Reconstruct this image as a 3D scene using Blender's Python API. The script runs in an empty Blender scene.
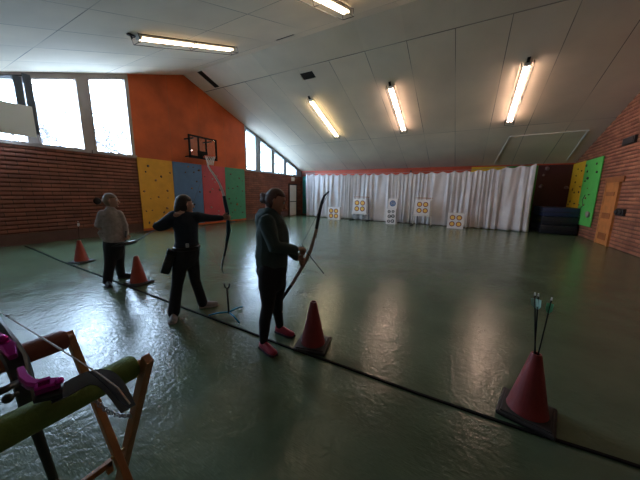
import bpy, bmesh, math, random
from mathutils import Vector, Matrix
C = bpy.context.scene.collection
SC = bpy.context.scene
V = Vector
rnd = random.Random(7)

# ------------------------------------------------------------------ camera
CAM = V((0, 0, 1.62)); FPX = 260.48
YAW, PITCH, ROLL = 0.50155, 0.17688, 0.01711
_cy, _sy, _cp, _sp = math.cos(YAW), math.sin(YAW), math.cos(PITCH), math.sin(PITCH)
FW = V((-_sy * _cp, _cy * _cp, -_sp)); _r = V((_cy, _sy, 0)); _u = _r.cross(FW)
RT = _r * math.cos(ROLL) + _u * math.sin(ROLL); UP = -_r * math.sin(ROLL) + _u * math.cos(ROLL)
cd = bpy.data.cameras.new('camera'); cam = bpy.data.objects.new('camera', cd); C.objects.link(cam)
cd.sensor_width = 36; cd.lens = FPX / 640 * 36; cd.clip_start = 0.02; cd.clip_end = 300
cam.matrix_world = Matrix(((RT.x, UP.x, -FW.x, CAM.x), (RT.y, UP.y, -FW.y, CAM.y), (RT.z, UP.z, -FW.z, CAM.z), (0, 0, 0, 1)))
SC.camera = cam

# ------------------------------------------------------------------ light, world, exposure
SKY = 36.0
TUBE = 44.0
w = bpy.data.worlds.new('sky'); SC.world = w; w.use_nodes = True
bg = w.node_tree.nodes['Background']; bg.inputs[0].default_value = (0.57, 0.77, 1.0, 1); bg.inputs[1].default_value = SKY
SC.view_settings.view_transform = 'Standard'; SC.view_settings.look = 'None'
SC.view_settings.gamma = 1; SC.view_settings.use_curve_mapping = False
SC.view_settings.exposure = 0.22
SC.cycles.use_denoising = True
SC.cycles.max_bounces = 8
SC.cycles.sample_clamp_indirect = 6.0

# ------------------------------------------------------------------ room numbers (metres)
XA, XB = -11.12, 4.41            # gable walls
YN, YE, YR = -1.5, 17.18, 7.84   # near eave, far eave, ridge
ZR, ZE = 6.522, 3.25
SL = (ZR - ZE) / (YE - YR)
def ceil_z(y): return ZR - SL * abs(y - YR)
SILL = 2.85

# helpers to read where a line of sight meets a plane of the place
def ray(u, v): return RT * ((u - 320) / FPX) - UP * ((v - 240) / FPX) + FW
def at_z(u, v, z=0.0):
    d = ray(u, v); return CAM + d * ((z - CAM.z) / d.z)
def at_x(u, v, x):
    d = ray(u, v); return CAM + d * ((x - CAM.x) / d.x)
def at_y(u, v, y):
    d = ray(u, v); return CAM + d * ((y - CAM.y) / d.y)

# ------------------------------------------------------------------ materials
def mat(name, col, rough=0.6, metal=0.0, noise=None, bump=None, emit=None, spec=0.5, coat=0.0):
    m = bpy.data.materials.new(name); m.use_nodes = True
    nt = m.node_tree; b = nt.nodes['Principled BSDF']
    b.inputs['Base Color'].default_value = (*col, 1); b.inputs['Roughness'].default_value = rough
    b.inputs['Metallic'].default_value = metal; b.inputs['Specular IOR Level'].default_value = spec
    b.inputs['Coat Weight'].default_value = coat
    if emit:
        b.inputs['Emission Color'].default_value = (*emit[0], 1); b.inputs['Emission Strength'].default_value = emit[1]
    tc = nt.nodes.new('ShaderNodeTexCoord')
    if noise:
        n = nt.nodes.new('ShaderNodeTexNoise'); n.inputs['Scale'].default_value = noise[0]; n.inputs['Detail'].default_value = 5
        r = nt.nodes.new('ShaderNodeMapRange'); r.inputs['To Min'].default_value = 1 - noise[1]; r.inputs['To Max'].default_value = 1 + noise[1]
        r.inputs['From Min'].default_value = 0.3; r.inputs['From Max'].default_value = 0.7
        x = nt.nodes.new('ShaderNodeMix'); x.data_type = 'RGBA'; x.blend_type = 'MULTIPLY'; x.inputs['Factor'].default_value = 1
        x.inputs['A'].default_value = (*col, 1)
        nt.links.new(tc.outputs['Object'], n.inputs['Vector']); nt.links.new(n.outputs['Fac'], r.inputs['Value'])
        nt.links.new(r.outputs['Result'], x.inputs['B']); nt.links.new(x.outputs['Result'], b.inputs['Base Color'])
    if bump:
        n2 = nt.nodes.new('ShaderNodeTexNoise'); n2.inputs['Scale'].default_value = bump[0]; n2.inputs['Detail'].default_value = 3
        bp = nt.nodes.new('ShaderNodeBump'); bp.inputs['Strength'].default_value = bump[1]; bp.inputs['Distance'].default_value = bump[2] if len(bump) > 2 else 0.01
        nt.links.new(tc.outputs['Object'], n2.inputs['Vector']); nt.links.new(n2.outputs['Fac'], bp.inputs['Height'])
        nt.links.new(bp.outputs['Normal'], b.inputs['Normal'])
    return m

def brick_mat(name, c1, c2, mortar, axis='y', wid=0.42, hgt=0.119):
    m = mat(name, c1, 0.75); nt = m.node_tree; b = nt.nodes['Principled BSDF']
    tc = nt.nodes.new('ShaderNodeTexCoord'); s = nt.nodes.new('ShaderNodeSeparateXYZ'); c = nt.nodes.new('ShaderNodeCombineXYZ')
    nt.links.new(tc.outputs['Object'], s.inputs[0])
    nt.links.new(s.outputs['Y' if axis == 'y' else 'X'], c.inputs['X']); nt.links.new(s.outputs['Z'], c.inputs['Y'])
    k = nt.nodes.new('ShaderNodeTexBrick'); nt.links.new(c.outputs[0], k.inputs['Vector'])
    k.inputs['Color1'].default_value = (*c1, 1); k.inputs['Color2'].default_value = (*c2, 1); k.inputs['Mortar'].default_value = (*mortar, 1)
    k.inputs['Scale'].default_value = 1; k.inputs['Brick Width'].default_value = wid; k.inputs['Row Height'].default_value = hgt
    k.inputs['Mortar Size'].default_value = 0.008; k.inputs['Mortar Smooth'].default_value = 0.4
    n = nt.nodes.new('ShaderNodeTexNoise'); n.inputs['Scale'].default_value = 2.2; n.inputs['Detail'].default_value = 6
    nt.links.new(tc.outputs['Object'], n.inputs['Vector'])
    r = nt.nodes.new('ShaderNodeMapRange'); r.inputs['From Min'].default_value = .3; r.inputs['From Max'].default_value = .7
    r.inputs['To Min'].default_value = 0.72; r.inputs['To Max'].default_value = 1.25
    nt.links.new(n.outputs['Fac'], r.inputs['Value'])
    x = nt.nodes.new('ShaderNodeMix'); x.data_type = 'RGBA'; x.blend_type = 'MULTIPLY'; x.inputs['Factor'].default_value = 1
    nt.links.new(k.outputs['Color'], x.inputs['A']); nt.links.new(r.outputs['Result'], x.inputs['B'])
    nt.links.new(x.outputs['Result'], b.inputs['Base Color'])
    n3 = nt.nodes.new('ShaderNodeTexNoise'); n3.inputs['Scale'].default_value = 40
    nt.links.new(tc.outputs['Object'], n3.inputs['Vector'])
    bp = nt.nodes.new('ShaderNodeBump'); bp.inputs['Strength'].default_value = 0.4; bp.inputs['Distance'].default_value = 0.01
    nt.links.new(n3.outputs['Fac'], bp.inputs['Height']); nt.links.new(bp.outputs['Normal'], b.inputs['Normal'])
    return m

def ceiling_mat(name, y0, yper):
    """off-white fibre board sheets with dark butt joints"""
    m = mat(name, (.55, .52, .47), 0.85); nt = m.node_tree; b = nt.nodes['Principled BSDF']; L = nt.links
    tc = nt.nodes.new('ShaderNodeTexCoord'); s = nt.nodes.new('ShaderNodeSeparateXYZ'); L.new(tc.outputs['Object'], s.inputs[0])
    def M(op, a, bb=None):
        n = nt.nodes.new('ShaderNodeMath'); n.operation = op
        for i, q in enumerate((a, bb)):
            if q is None: continue
            if isinstance(q, (int, float)): n.inputs[i].default_value = q
            else: L.new(q, n.inputs[i])
        return n.outputs[0]
    def seam(src, off, per, wd):
        a = M('MODULO', M('ADD', src, 1000 * per - off), per)
        e = M('MINIMUM', a, M('SUBTRACT', per, a))
        return M('LESS_THAN', e, wd)
    mask = M('MAXIMUM', M('MULTIPLY', seam(s.outputs['X'], -0.71, 1.31, .010), M('GREATER_THAN', M('ABSOLUTE', M('SUBTRACT', s.outputs['Y'], YR)), 1.0)), seam(s.outputs['Y'], y0, yper, .010))
    # each joint is open in some lengths and filled in others
    n0 = nt.nodes.new('ShaderNodeTexNoise'); n0.inputs['Scale'].default_value = 0.45; L.new(tc.outputs['Object'], n0.inputs['Vector'])
    r0 = nt.nodes.new('ShaderNodeMapRange'); r0.inputs['From Min'].default_value = .38; r0.inputs['From Max'].default_value = .6
    r0.inputs['To Min'].default_value = .15; r0.inputs['To Max'].default_value = .8; L.new(n0.outputs['Fac'], r0.inputs['Value'])
    mk = M('MULTIPLY', mask, r0.outputs['Result'])
    # sheet to sheet tone
    c = nt.nodes.new('ShaderNodeCombineXYZ')
    L.new(M('FLOOR', M('DIVIDE', M('ADD', s.outputs['X'], 0.71), 1.31)), c.inputs[0]); L.new(M('FLOOR', M('DIVIDE', M('SUBTRACT', s.outputs['Y'], y0), yper)), c.inputs[1])
    wn = nt.nodes.new('ShaderNodeTexWhiteNoise'); L.new(c.outputs[0], wn.inputs['Vector'])
    r1 = nt.nodes.new('ShaderNodeMapRange'); r1.inputs['To Min'].default_value = .93; r1.inputs['To Max'].default_value = 1.05; L.new(wn.outputs['Value'], r1.inputs['Value'])
    n1 = nt.nodes.new('ShaderNodeTexNoise'); n1.inputs['Scale'].default_value = .9; n1.inputs['Detail'].default_value = 6; L.new(tc.outputs['Object'], n1.inputs['Vector'])
    r2 = nt.nodes.new('ShaderNodeMapRange'); r2.inputs['From Min'].default_value = .3; r2.inputs['From Max'].default_value = .7
    r2.inputs['To Min'].default_value = .92; r2.inputs['To Max'].default_value = 1.06; L.new(n1.outputs['Fac'], r2.inputs['Value'])
    x = nt.nodes.new('ShaderNodeMix'); x.data_type = 'RGBA'; x.blend_type = 'MULTIPLY'; x.inputs['Factor'].default_value = 1
    x.inputs['A'].default_value = (.76, .665, .53, 1); L.new(M('MULTIPLY', r1.outputs['Result'], r2.outputs['Result']), x.inputs['B'])
    y = nt.nodes.new('ShaderNodeMix'); y.data_type = 'RGBA'; L.new(mk, y.inputs['Factor'])
    L.new(x.outputs['Result'], y.inputs['A']); y.inputs['B'].default_value = (.05, .045, .04, 1)
    L.new(y.outputs['Result'], b.inputs['Base Color'])
    return m

def floor_mat():
    m = mat('floor_vinyl', (.05, .075, .058), 0.2, spec=.42); nt = m.node_tree; b = nt.nodes['Principled BSDF']; L = nt.links
    tc = nt.nodes.new('ShaderNodeTexCoord')
    n = nt.nodes.new('ShaderNodeTexNoise'); n.inputs['Scale'].default_value = 1.3; n.inputs['Detail'].default_value = 8; L.new(tc.outputs['Object'], n.inputs['Vector'])
    cr = nt.nodes.new('ShaderNodeValToRGB'); L.new(n.outputs['Fac'], cr.inputs[0])
    cr.color_ramp.elements[0].position = .3; cr.color_ramp.elements[0].color = (.062, .094, .054, 1)
    cr.color_ramp.elements[1].position = .7; cr.color_ramp.elements[1].color = (.098, .142, .086, 1)
    L.new(cr.outputs[0], b.inputs['Base Color'])
    # worn, uneven gloss
    n2 = nt.nodes.new('ShaderNodeTexNoise'); n2.inputs['Scale'].default_value = 5; n2.inputs['Detail'].default_value = 6; L.new(tc.outputs['Object'], n2.inputs['Vector'])
    r = nt.nodes.new('ShaderNodeMapRange'); r.inputs['From Min'].default_value = .3; r.inputs['From Max'].default_value = .7
    r.inputs['To Min'].default_value = .15; r.inputs['To Max'].default_value = .27; L.new(n2.outputs['Fac'], r.inputs['Value']); L.new(r.outputs['Result'], b.inputs['Roughness'])
    # fine wrinkles and trowel strokes in the coating
    mp = nt.nodes.new('ShaderNodeMapping'); mp.inputs['Scale'].default_value = (18, 110, 1); mp.inputs['Rotation'].default_value = (0, 0, .9); L.new(tc.outputs['Object'], mp.inputs[0])
    n3 = nt.nodes.new('ShaderNodeTexNoise'); n3.inputs['Scale'].default_value = 1; n3.inputs['Detail'].default_value = 3; L.new(mp.outputs[0], n3.inputs['Vector'])
    wv = nt.nodes.new('ShaderNodeTexNoise'); wv.inputs['Scale'].default_value = 6; wv.inputs['Detail'].default_value = 3; L.new(tc.outputs['Object'], wv.inputs['Vector'])
    mx = nt.nodes.new('ShaderNodeMix'); mx.data_type = 'VECTOR'; mx.inputs['Factor'].default_value = .16; L.new(tc.outputs['Object'], mx.inputs['A']); L.new(wv.outputs['Color'], mx.inputs['B'])
    vo = nt.nodes.new('ShaderNodeTexVoronoi'); vo.feature = 'SMOOTH_F1'; vo.inputs['Scale'].default_value = 24; vo.inputs['Smoothness'].default_value = .6; L.new(mx.outputs['Result'], vo.inputs['Vector'])
    h1 = nt.nodes.new('ShaderNodeMath'); h1.operation = 'MULTIPLY'; L.new(vo.outputs['Distance'], h1.inputs[0]); h1.inputs[1].default_value = 1.0
    h2 = nt.nodes.new('ShaderNodeMath'); h2.operation = 'MULTIPLY_ADD'; L.new(n3.outputs['Fac'], h2.inputs[0]); h2.inputs[1].default_value = .7; L.new(h1.outputs[0], h2.inputs[2])
    bp = nt.nodes.new('ShaderNodeBump'); bp.inputs['Strength'].default_value = .5; bp.inputs['Distance'].default_value = .0042
    L.new(h2.outputs[0], bp.inputs['Height']); L.new(bp.outputs['Normal'], b.inputs['Normal'])
    return m

def glass_mat():
    m = bpy.data.materials.new('window_glass'); m.use_nodes = True; nt = m.node_tree; nt.nodes.clear()
    o = nt.nodes.new('ShaderNodeOutputMaterial'); x = nt.nodes.new('ShaderNodeMixShader'); t = nt.nodes.new('ShaderNodeBsdfTransparent')
    g = nt.nodes.new('ShaderNodeBsdfGlossy'); g.inputs['Roughness'].default_value = .02; x.inputs[0].default_value = .06
    t.inputs[0].default_value = (.97, .98, 1, 1)
    nt.links.new(t.outputs[0], x.inputs[1]); nt.links.new(g.outputs[0], x.inputs[2]); nt.links.new(x.outputs[0], o.inputs[0])
    return m

M = dict(
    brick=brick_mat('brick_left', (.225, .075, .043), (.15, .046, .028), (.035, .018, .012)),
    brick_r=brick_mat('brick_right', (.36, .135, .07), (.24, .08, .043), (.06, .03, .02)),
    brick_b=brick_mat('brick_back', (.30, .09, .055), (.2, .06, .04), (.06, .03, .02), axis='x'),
    floor=floor_mat(), ceil_near=ceiling_mat('ceiling_board_near', 2.5, 2.44), ceil_far=ceiling_mat('ceiling_board_far', 8.85, 4.88),
    orange=mat('orange_board', (.44, .080, .020), .5, noise=(1.1, .28), bump=(6, .1), spec=.25),
    redtrim=mat('red_board', (.46, .06, .018), .6, noise=(2, .15)),
    frame=mat('window_frame_paint', (.30, .25, .23), .5), grey_frame=mat('grey_blue_frame', (.26, .31, .36), .5),
    glass=glass_mat(),
    dark=mat('painted_hole_shade', (.012, .011, .010), .9), black=mat('black_plastic', (.012, .012, .013), .4),
    blackm=mat('black_metal', (.02, .02, .022), .35, .6), steel=mat('grey_steel', (.3, .3, .32), .4, .7), dsteel=mat('dark_blue_steel', (.045, .06, .075), .5),
    white=mat('white_paint', (.72, .70, .66), .5), offwhite=mat('white_door_paint', (.66, .64, .58), .5, noise=(3, .06)),
    yellow=mat('yellow_panel', (.62, .30, .02), .6, noise=(3, .10), bump=(60, .2)), blue=mat('blue_panel', (.055, .14, .30), .6, noise=(3, .10), bump=(60, .2)),
    red=mat('red_panel', (.42, .05, .065), .6, noise=(3, .10), bump=(60, .2)), green=mat('green_panel', (.035, .21, .12), .6, noise=(3, .10), bump=(60, .2)),
    yellow2=mat('yellow_panel_bright', (.72, .43, .015), .6, noise=(3, .08)), green2=mat('green_panel_bright', (.10, .50, .09), .6, noise=(3, .08)),
    teal=mat('teal_panel', (.008, .22, .20), .6, noise=(3, .1)), maroon=mat('maroon_panel', (.055, .008, .010), .6, noise=(3, .1)), dkgreen=mat('dark_green_panel', (.06, .20, .04), .6),
    hold_d=mat('dark_hold', (.07, .045, .035), .7), hold_g=mat('grey_hold', (.3, .25, .22), .7), hold_m=mat('dull_pink_hold', (.16, .10, .10), .7), hold_o=mat('ochre_hold', (.25, .12, .05), .7),
    wood=mat('orange_door_wood', (.50, .19, .055), .45, noise=(4, .2)), wood_d=mat('dark_door_wood', (.30, .095, .03), .5, noise=(4, .2)),
    legwood=mat('varnished_pine', (.36, .16, .055), .4, noise=(9, .25)),
    foamg=mat('green_foam', (.105, .19, .035), .75, noise=(14, .15), bump=(90, .3)), foamr=mat('red_foam', (.17, .045, .028), .7, noise=(14, .15), bump=(90, .3)),
    curtain=mat('white_curtain', (.63, .62, .64), .85, noise=(2.5, .08)),
    mat1=mat('navy_vinyl', (.011, .019, .065), .5), mat_shade=mat('shaded_navy_vinyl', (.004, .006, .012), .55),  # second navy is for the lower mats, curtain shadow painted into the colour
    butt=mat('white_foam_butt', (.75, .73, .74), .8, noise=(4, .05)), spot_k=mat('target_black', (.05, .03, .06), .6), spot_r=mat('target_red', (.38, .05, .04), .6),
    spot_y=mat('target_yellow', (.85, .55, .12), .6), spot_b=mat('target_blue', (.03, .10, .26), .6), ink=mat('black_ink', (.03, .03, .035), .6),
    cone=mat('orange_cone_plastic', (.32, .036, .014), .45, noise=(6, .12)), cone_d=mat('red_cone_plastic', (.22, .022, .022), .45, noise=(6, .12)), strap=mat('black_webbing', (.012, .012, .012), .95, spec=.08), matte=mat('matte_black', (.014, .014, .016), .85, spec=.15), rubber=mat('black_rubber', (.025, .021, .021), .7),
    skin=mat('skin', (.46, .26, .19), .55, spec=.3), hair_k=mat('dark_hair', (.022, .014, .012), .5, bump=(60, .5)), hair_b=mat('brown_hair', (.085, .04, .035), .5, bump=(60, .5)), hair_g=mat('fair_hair', (.20, .13, .09), .5, bump=(60, .5)),
    sweat=mat('grey_knit', (.34, .29, .275), .9, noise=(20, .2), bump=(35, .5)), pant=mat('black_cloth', (.012, .012, .016), .85, bump=(25, .3)),
    navy=mat('navy_cloth', (.014, .022, .038), .85, bump=(25, .3)), hood=mat('dark_green_fleece', (.042, .070, .068), .9, bump=(30, .4)),
    shoe_r=mat('red_shoe', (.38, .03, .07), .4), shoe_k=mat('black_shoe', (.015, .015, .017), .5), shoe_t=mat('grey_shoe', (.27, .27, .28), .6), sole=mat('shoe_sole', (.05, .035, .05), .7), sole_w=mat('pale_sole', (.45, .40, .38), .7),
    magenta=mat('magenta_anodised', (.42, .012, .27), .25, .75), limb_k=mat('glossy_black_limb', (.012, .013, .022), .3), limb_g=mat('shiny_black_limb', (.012, .013, .028), .12, coat=1.0), limb_m=mat('grey_limb_tip', (.16, .16, .17), .4),
    limb_w=mat('pale_limb', (.55, .50, .47), .35), riser_w=mat('wood_riser', (.42, .30, .25), .45, noise=(7, .3)), bow_blue=mat('teal_anodised', (.02, .13, .17), .3, .6), bow_dark=mat('dark_blue_anodised', (.012, .04, .06), .3, .5),
    string_w=mat('pale_bowstring', (.55, .5, .45), .6), string_d=mat('dark_bowstring', (.05, .06, .06), .6), stand_b=mat('blue_anodised', (.02, .30, .55), .3, .5),
    flet_g=mat('green_fletching', (.18, .62, .38), .6), flet_c=mat('pale_green_fletching', (.45, .72, .62), .6), flet_w=mat('white_fletching', (.8, .78, .76), .6), nock=mat('white_nock', (.85, .85, .9), .5),
    brass=mat('brass_bolt', (.4, .28, .12), .4, .8), bark=mat('bare_bark', (.05, .045, .047), .9), ground=mat('pale_ground', (.35, .36, .36), .9, noise=(.2, .2)),
    wallf=mat('painted_plaster', (.34, .26, .2), .8), net=mat('white_cord', (.6, .58, .55), .8), rim=mat('orange_steel', (.55, .07, .03), .4),
)
def tube_mat(name, col, k=1.0): return mat(name, (.9, .9, .9), .4, emit=(col, TUBE * k))
M['tube_y'] = tube_mat('lit_tube_warm', (1, .78, .46)); M['tube_n'] = tube_mat('lit_tube_old', (1, .76, .50), .22); M['tube_p'] = tube_mat('lit_tube_pink', (1, .68, .52))
def board_glass():
    m = glass_mat(); m.name = 'clear_acrylic'; return m
M['acrylic'] = board_glass()

# ------------------------------------------------------------------ mesh helpers
def wloc(o):
    p = V((0, 0, 0))
    while o: p = p + o.location; o = o.parent
    return p
class MB:
    def __init__(s): s.bm = bmesh.new()
    def _quad_ring(s, rings, cap=True):
        bm = s.bm; n = len(rings[0])
        for a, b in zip(rings, rings[1:]):
            for i in range(n): bm.faces.new((a[i], a[(i + 1) % n], b[(i + 1) % n], b[i]))
        if cap: bm.faces.new(rings[0][::-1]); bm.faces.new(rings[-1])
    def box(s, x0, x1, y0, y1, z0, z1, rz=0, bev=0):
        c = V(((x0 + x1) / 2, (y0 + y1) / 2, (z0 + z1) / 2))
        return s.obox(c, (x1 - x0, y1 - y0, z1 - z0), Matrix.Rotation(rz, 3, 'Z'), bev)
    def obox(s, c, size, R=None, bev=0):
        R = R or Matrix.Identity(3); c = V(c)
        t = bmesh.new(); bmesh.ops.create_cube(t, size=1)
        for v in t.verts: v.co = V((v.co.x * size[0], v.co.y * size[1], v.co.z * size[2]))
        if bev: bmesh.ops.bevel(t, geom=t.edges[:], offset=bev, segments=2, affect='EDGES', profile=.5)
        for v in t.verts: v.co = R @ v.co + c
        s.absorb(t); return s
    def absorb(s, t):
        me = bpy.data.meshes.new('t'); t.to_mesh(me); t.free(); s.bm.from_mesh(me); bpy.data.meshes.remove(me)
    def beam(s, a, b, wx, wy, side=None, bev=0):
        a, b = V(a), V(b); d = (b - a); L = d.length; d.normalize()
        sd = V(side) if side else (V((0, 0, 1)) if abs(d.z) < .9 else V((1, 0, 0)))
        e1 = (sd - d * sd.dot(d)).normalized(); e2 = d.cross(e1)
        R = Matrix((e1, e2, d)).transposed()
        return s.obox((a + b) / 2, (wx, wy, L), R, bev)
    def tube(s, pts, r, n=8, cap=True, closed=False):
        pts = [V(p) for p in pts]; m = len(pts); rings = []; prev = None
        for i, p in enumerate(pts):
            if closed: t = pts[(i + 1) % m] - pts[i - 1]
            else: t = pts[min(i + 1, m - 1)] - pts[max(i - 1, 0)]
            t.normalize()
            ref = prev if prev is not None else (V((0, 0, 1)) if abs(t.z) < .9 else V((1, 0, 0)))
            e1 = (ref - t * ref.dot(t)).normalized(); prev = e1; e2 = t.cross(e1)
            rr = r[i] if isinstance(r, (list, tuple)) else r
            rings.append([s.bm.verts.new(p + e1 * (rr * math.cos(2 * math.pi * k / n)) + e2 * (rr * math.sin(2 * math.pi * k / n))) for k in range(n)])
        if closed: rings.append(rings[0]); cap = False
        s._quad_ring(rings, cap); return s
    def ribbon(s, pts, wid, th, nrm):
        """flat strip with thickness; nrm = list of face normals"""
        pts = [V(p) for p in pts]; rings = []
        for i, p in enumerate(pts):
            t = (pts[min(i + 1, len(pts) - 1)] - pts[max(i - 1, 0)]).normalized()
            nn = V(nrm[i] if isinstance(nrm, list) else nrm); nn = (nn - t * nn.dot(t)).normalized(); sd = t.cross(nn)
            W = wid[i] if isinstance(wid, (list, tuple)) else wid; T = th[i] if isinstance(th, (list, tuple)) else th
            rings.append([s.bm.verts.new(p + sd * (W / 2 * a) + nn * (T / 2 * b)) for a, b in ((-1, -.6), (-.7, -1), (.7, -1), (1, -.6), (1, .6), (.7, 1), (-.7, 1), (-1, .6))])
        s._quad_ring(rings); return s
    def lathe(s, prof, c=(0, 0, 0), n=20, R=None):
        c = V(c); rings = []
        for r, z in prof:
            ring = []
            for k in range(n):
                p = V((r * math.cos(2 * math.pi * k / n), r * math.sin(2 * math.pi * k / n), z))
                ring.append(s.bm.verts.new((R @ p if R else p) + c))
            rings.append(ring)
        s._quad_ring(rings); return s
    def prism(s, poly, vec):
        vec = V(vec); a = [s.bm.verts.new(V(p)) for p in poly]; b = [s.bm.verts.new(V(p) + vec) for p in poly]
        s._quad_ring([a, b]); return s
    def disc(s, c, r, nrm, th=.004, n=20, r_in=0):
        c = V(c); nrm = V(nrm).normalized(); R = nrm.to_track_quat('Z', 'Y').to_matrix()
        if r_in <= 0: return s.lathe([(r, 0), (r, th)], c, n, R)
        rings = [[s.bm.verts.new(R @ V((rr * math.cos(2 * math.pi * k / n), rr * math.sin(2 * math.pi * k / n), z)) + c) for k in range(n)] for rr, z in ((r, 0), (r, th), (r_in, th), (r_in, 0))]
        s._quad_ring(rings + [rings[0]], False); return s
    def ball(s, c, rx, ry=None, rz=None, n=12, R=None):
        c = V(c); ry = ry or rx; rz = rz or rx
        t = bmesh.new(); bmesh.ops.create_uvsphere(t, u_segments=n, v_segments=max(6, n * 2 // 3), radius=1)
        for v in t.verts:
            p = V((v.co.x * rx, v.co.y * ry, v.co.z * rz)); v.co = (R @ p if R else p) + c
        s.absorb(t); return s
    def chain(s, nodes, n=14):
        """body segment: nodes (pos, r_side, r_front, side_vector) with rounded ends"""
        N = [(V(a), b, c, V(d)) for a, b, c, d in nodes]
        t0 = (N[0][0] - N[1][0]).normalized(); t1 = (N[-1][0] - N[-2][0]).normalized()
        def ends(nd, t):
            r = min(nd[1], nd[2]); return [(nd[0] + t * r * .55, nd[1] * .82, nd[2] * .82, nd[3]), (nd[0] + t * r * .88, nd[1] * .42, nd[2] * .42, nd[3])]
        N = ends(N[0], t0)[::-1] + N + ends(N[-1], t1)
        rings = []
        for i, (p, a, b, sd) in enumerate(N):
            t = (N[min(i + 1, len(N) - 1)][0] - N[max(i - 1, 0)][0]).normalized()
            e1 = sd - t * sd.dot(t)
            if e1.length < 1e-4: e1 = V((1, 0, 0)) - t * t.x
            e1.normalize(); e2 = t.cross(e1)
            rings.append([s.bm.verts.new(p + e1 * (a * math.cos(2 * math.pi * k / n)) + e2 * (b * math.sin(2 * math.pi * k / n))) for k in range(n)])
        s._quad_ring(rings); return s
    def build(s, name, m, parent=None, smooth=False, local=False):
        o = None
        me = bpy.data.meshes.new(name)
        bmesh.ops.recalc_face_normals(s.bm, faces=s.bm.faces[:])
        if parent is not None and not local:
            off = wloc(parent)
            for v in s.bm.verts: v.co -= off
        if smooth is True:
            for f in s.bm.faces: f.smooth = True
        s.bm.to_mesh(me); s.bm.free()
        me.materials.append(m)
        o = bpy.data.objects.new(name, me); C.objects.link(o)
        if parent is not None: o.parent = parent
        if smooth == 'auto':
            try: me.shade_smooth(); me.set_sharp_from_angle(angle=math.radians(40))
            except Exception: pass
        return o
    def fuse(s, name, m, parent, voxel=.008, it=4):
        """grow the overlapping pieces into one continuous skin"""
        off = wloc(parent)
        for v in s.bm.verts: v.co -= off
        bmesh.ops.recalc_face_normals(s.bm, faces=s.bm.faces[:])
        me = bpy.data.meshes.new('tmp'); s.bm.to_mesh(me); s.bm.free()
        t = bpy.data.objects.new('tmp', me); C.objects.link(t)
        r = t.modifiers.new('r', 'REMESH'); r.mode = 'VOXEL'; r.voxel_size = voxel
        sm = t.modifiers.new('s', 'SMOOTH'); sm.factor = .5; sm.iterations = it
        dg = bpy.context.evaluated_depsgraph_get(); dg.update()
        nm = bpy.data.meshes.new_from_object(t.evaluated_get(dg)); nm.name = name
        bpy.data.objects.remove(t); bpy.data.meshes.remove(me)
        nm.materials.clear(); nm.materials.append(m)
        for p in nm.polygons: p.use_smooth = True
        o = bpy.data.objects.new(name, nm); C.objects.link(o); o.parent = parent
        return o

def tag(o, label, cat, group=None, kind=None):
    o['label'] = label; o['category'] = cat
    if group: o['group'] = group
    if kind: o['kind'] = kind
    return o
def thing(name, label, cat, loc, rz=0, group=None):
    o = bpy.data.objects.new(name, None); C.objects.link(o); o.location = loc; o.rotation_euler = (0, 0, rz); o.empty_display_size = .1
    return tag(o, label, cat, group)
def struct(o): o['kind'] = 'structure'; return o
def struct_empty(name, loc=(0, 0, 0)):
    o = bpy.data.objects.new(name, None); C.objects.link(o); o.location = loc; return struct(o)
def dup(root, loc, rz, label, group=None):
    r = root.copy(); C.objects.link(r); r.location = loc; r.rotation_euler = (0, 0, rz); r['label'] = label
    if group: r['group'] = group
    for ch in list(root.children):
        c = ch.copy(); C.objects.link(c); c.parent = r
        for g in list(ch.children):
            d = g.copy(); C.objects.link(d); d.parent = c
    return r

# ================================================================== SETTING
b = MB(); b.box(XA - .3, XB + .3, YN - .3, YE + .3, -.12, 0); struct(b.build('floor', M['floor']))

def slab(name, m, ys, holes, far):
    """sloped ceiling slab; holes are (x0,x1,y0,y1) openings filled with near-black painted shade"""
    xs = sorted({XA - .3, XB + .3} | {h[0] for h in holes} | {h[1] for h in holes})
    yy = sorted(set(ys) | {h[2] for h in holes} | {h[3] for h in holes})
    T = .22; bb = MB(); bm = bb.bm
    def zc(y): return ZR - SL * ((y - YR) if far else (YR - y))
    def isin(x, y): return any(h[0] < x < h[1] and h[2] < y < h[3] for h in holes)
    lo = {}; hi = {}
    for i, x in enumerate(xs):
        for j, y in enumerate(yy):
            lo[i, j] = bm.verts.new((x, y, zc(y))); hi[i, j] = bm.verts.new((x, y, zc(y) + T))
    for i in range(len(xs) - 1):
        for j in range(len(yy) - 1):
            cx, cy = (xs[i] + xs[i + 1]) / 2, (yy[j] + yy[j + 1]) / 2
            q = ((i, j), (i + 1, j), (i + 1, j + 1), (i, j + 1))
            bm.faces.new([hi[k] for k in q])
            if isin(cx, cy):
                for a, c in zip(q, q[1:] + q[:1]): bm.faces.new((lo[a], lo[c], hi[c], hi[a]))
            else: bm.faces.new([lo[k] for k in q])
    nx, ny = len(xs) - 1, len(yy) - 1
    for i in range(nx):
        for j in (0, ny): bm.faces.new((lo[i, j], lo[i + 1, j], hi[i + 1, j], hi[i, j]))
    for j in range(ny):
        for i in (0, nx): bm.faces.new((lo[i, j], lo[i, j + 1], hi[i, j + 1], hi[i, j]))
    o = struct(bb.build(name, m))
    # near-black block in each opening, painted as the dark of the roof space
    for h in holes:
        d = MB(); e = .004
        y0, y1 = h[2] + e, h[3] - e; x0, x1 = h[0] + e, h[1] - e
        d.prism([(x0, y0, zc(y0) + .012), (x0, y1, zc(y1) + .012), (x0, y1, zc(y1) + T - .01), (x0, y0, zc(y0) + T - .01)], (x1 - x0, 0, 0))
        d.build('hole_shade', M['dark'], o)
    return o
slab('ceiling', M['ceil_far'], (YR, YE + .3), [(-10.32, -10.02, 7.9, 8.8), (-6.0, -5.45, 9.1, 9.42)], True)
slab('ceiling', M['ceil_near'], (YN - .3, YR), [(-5.75, -5.05, 7.30, 7.44)], False)
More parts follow.
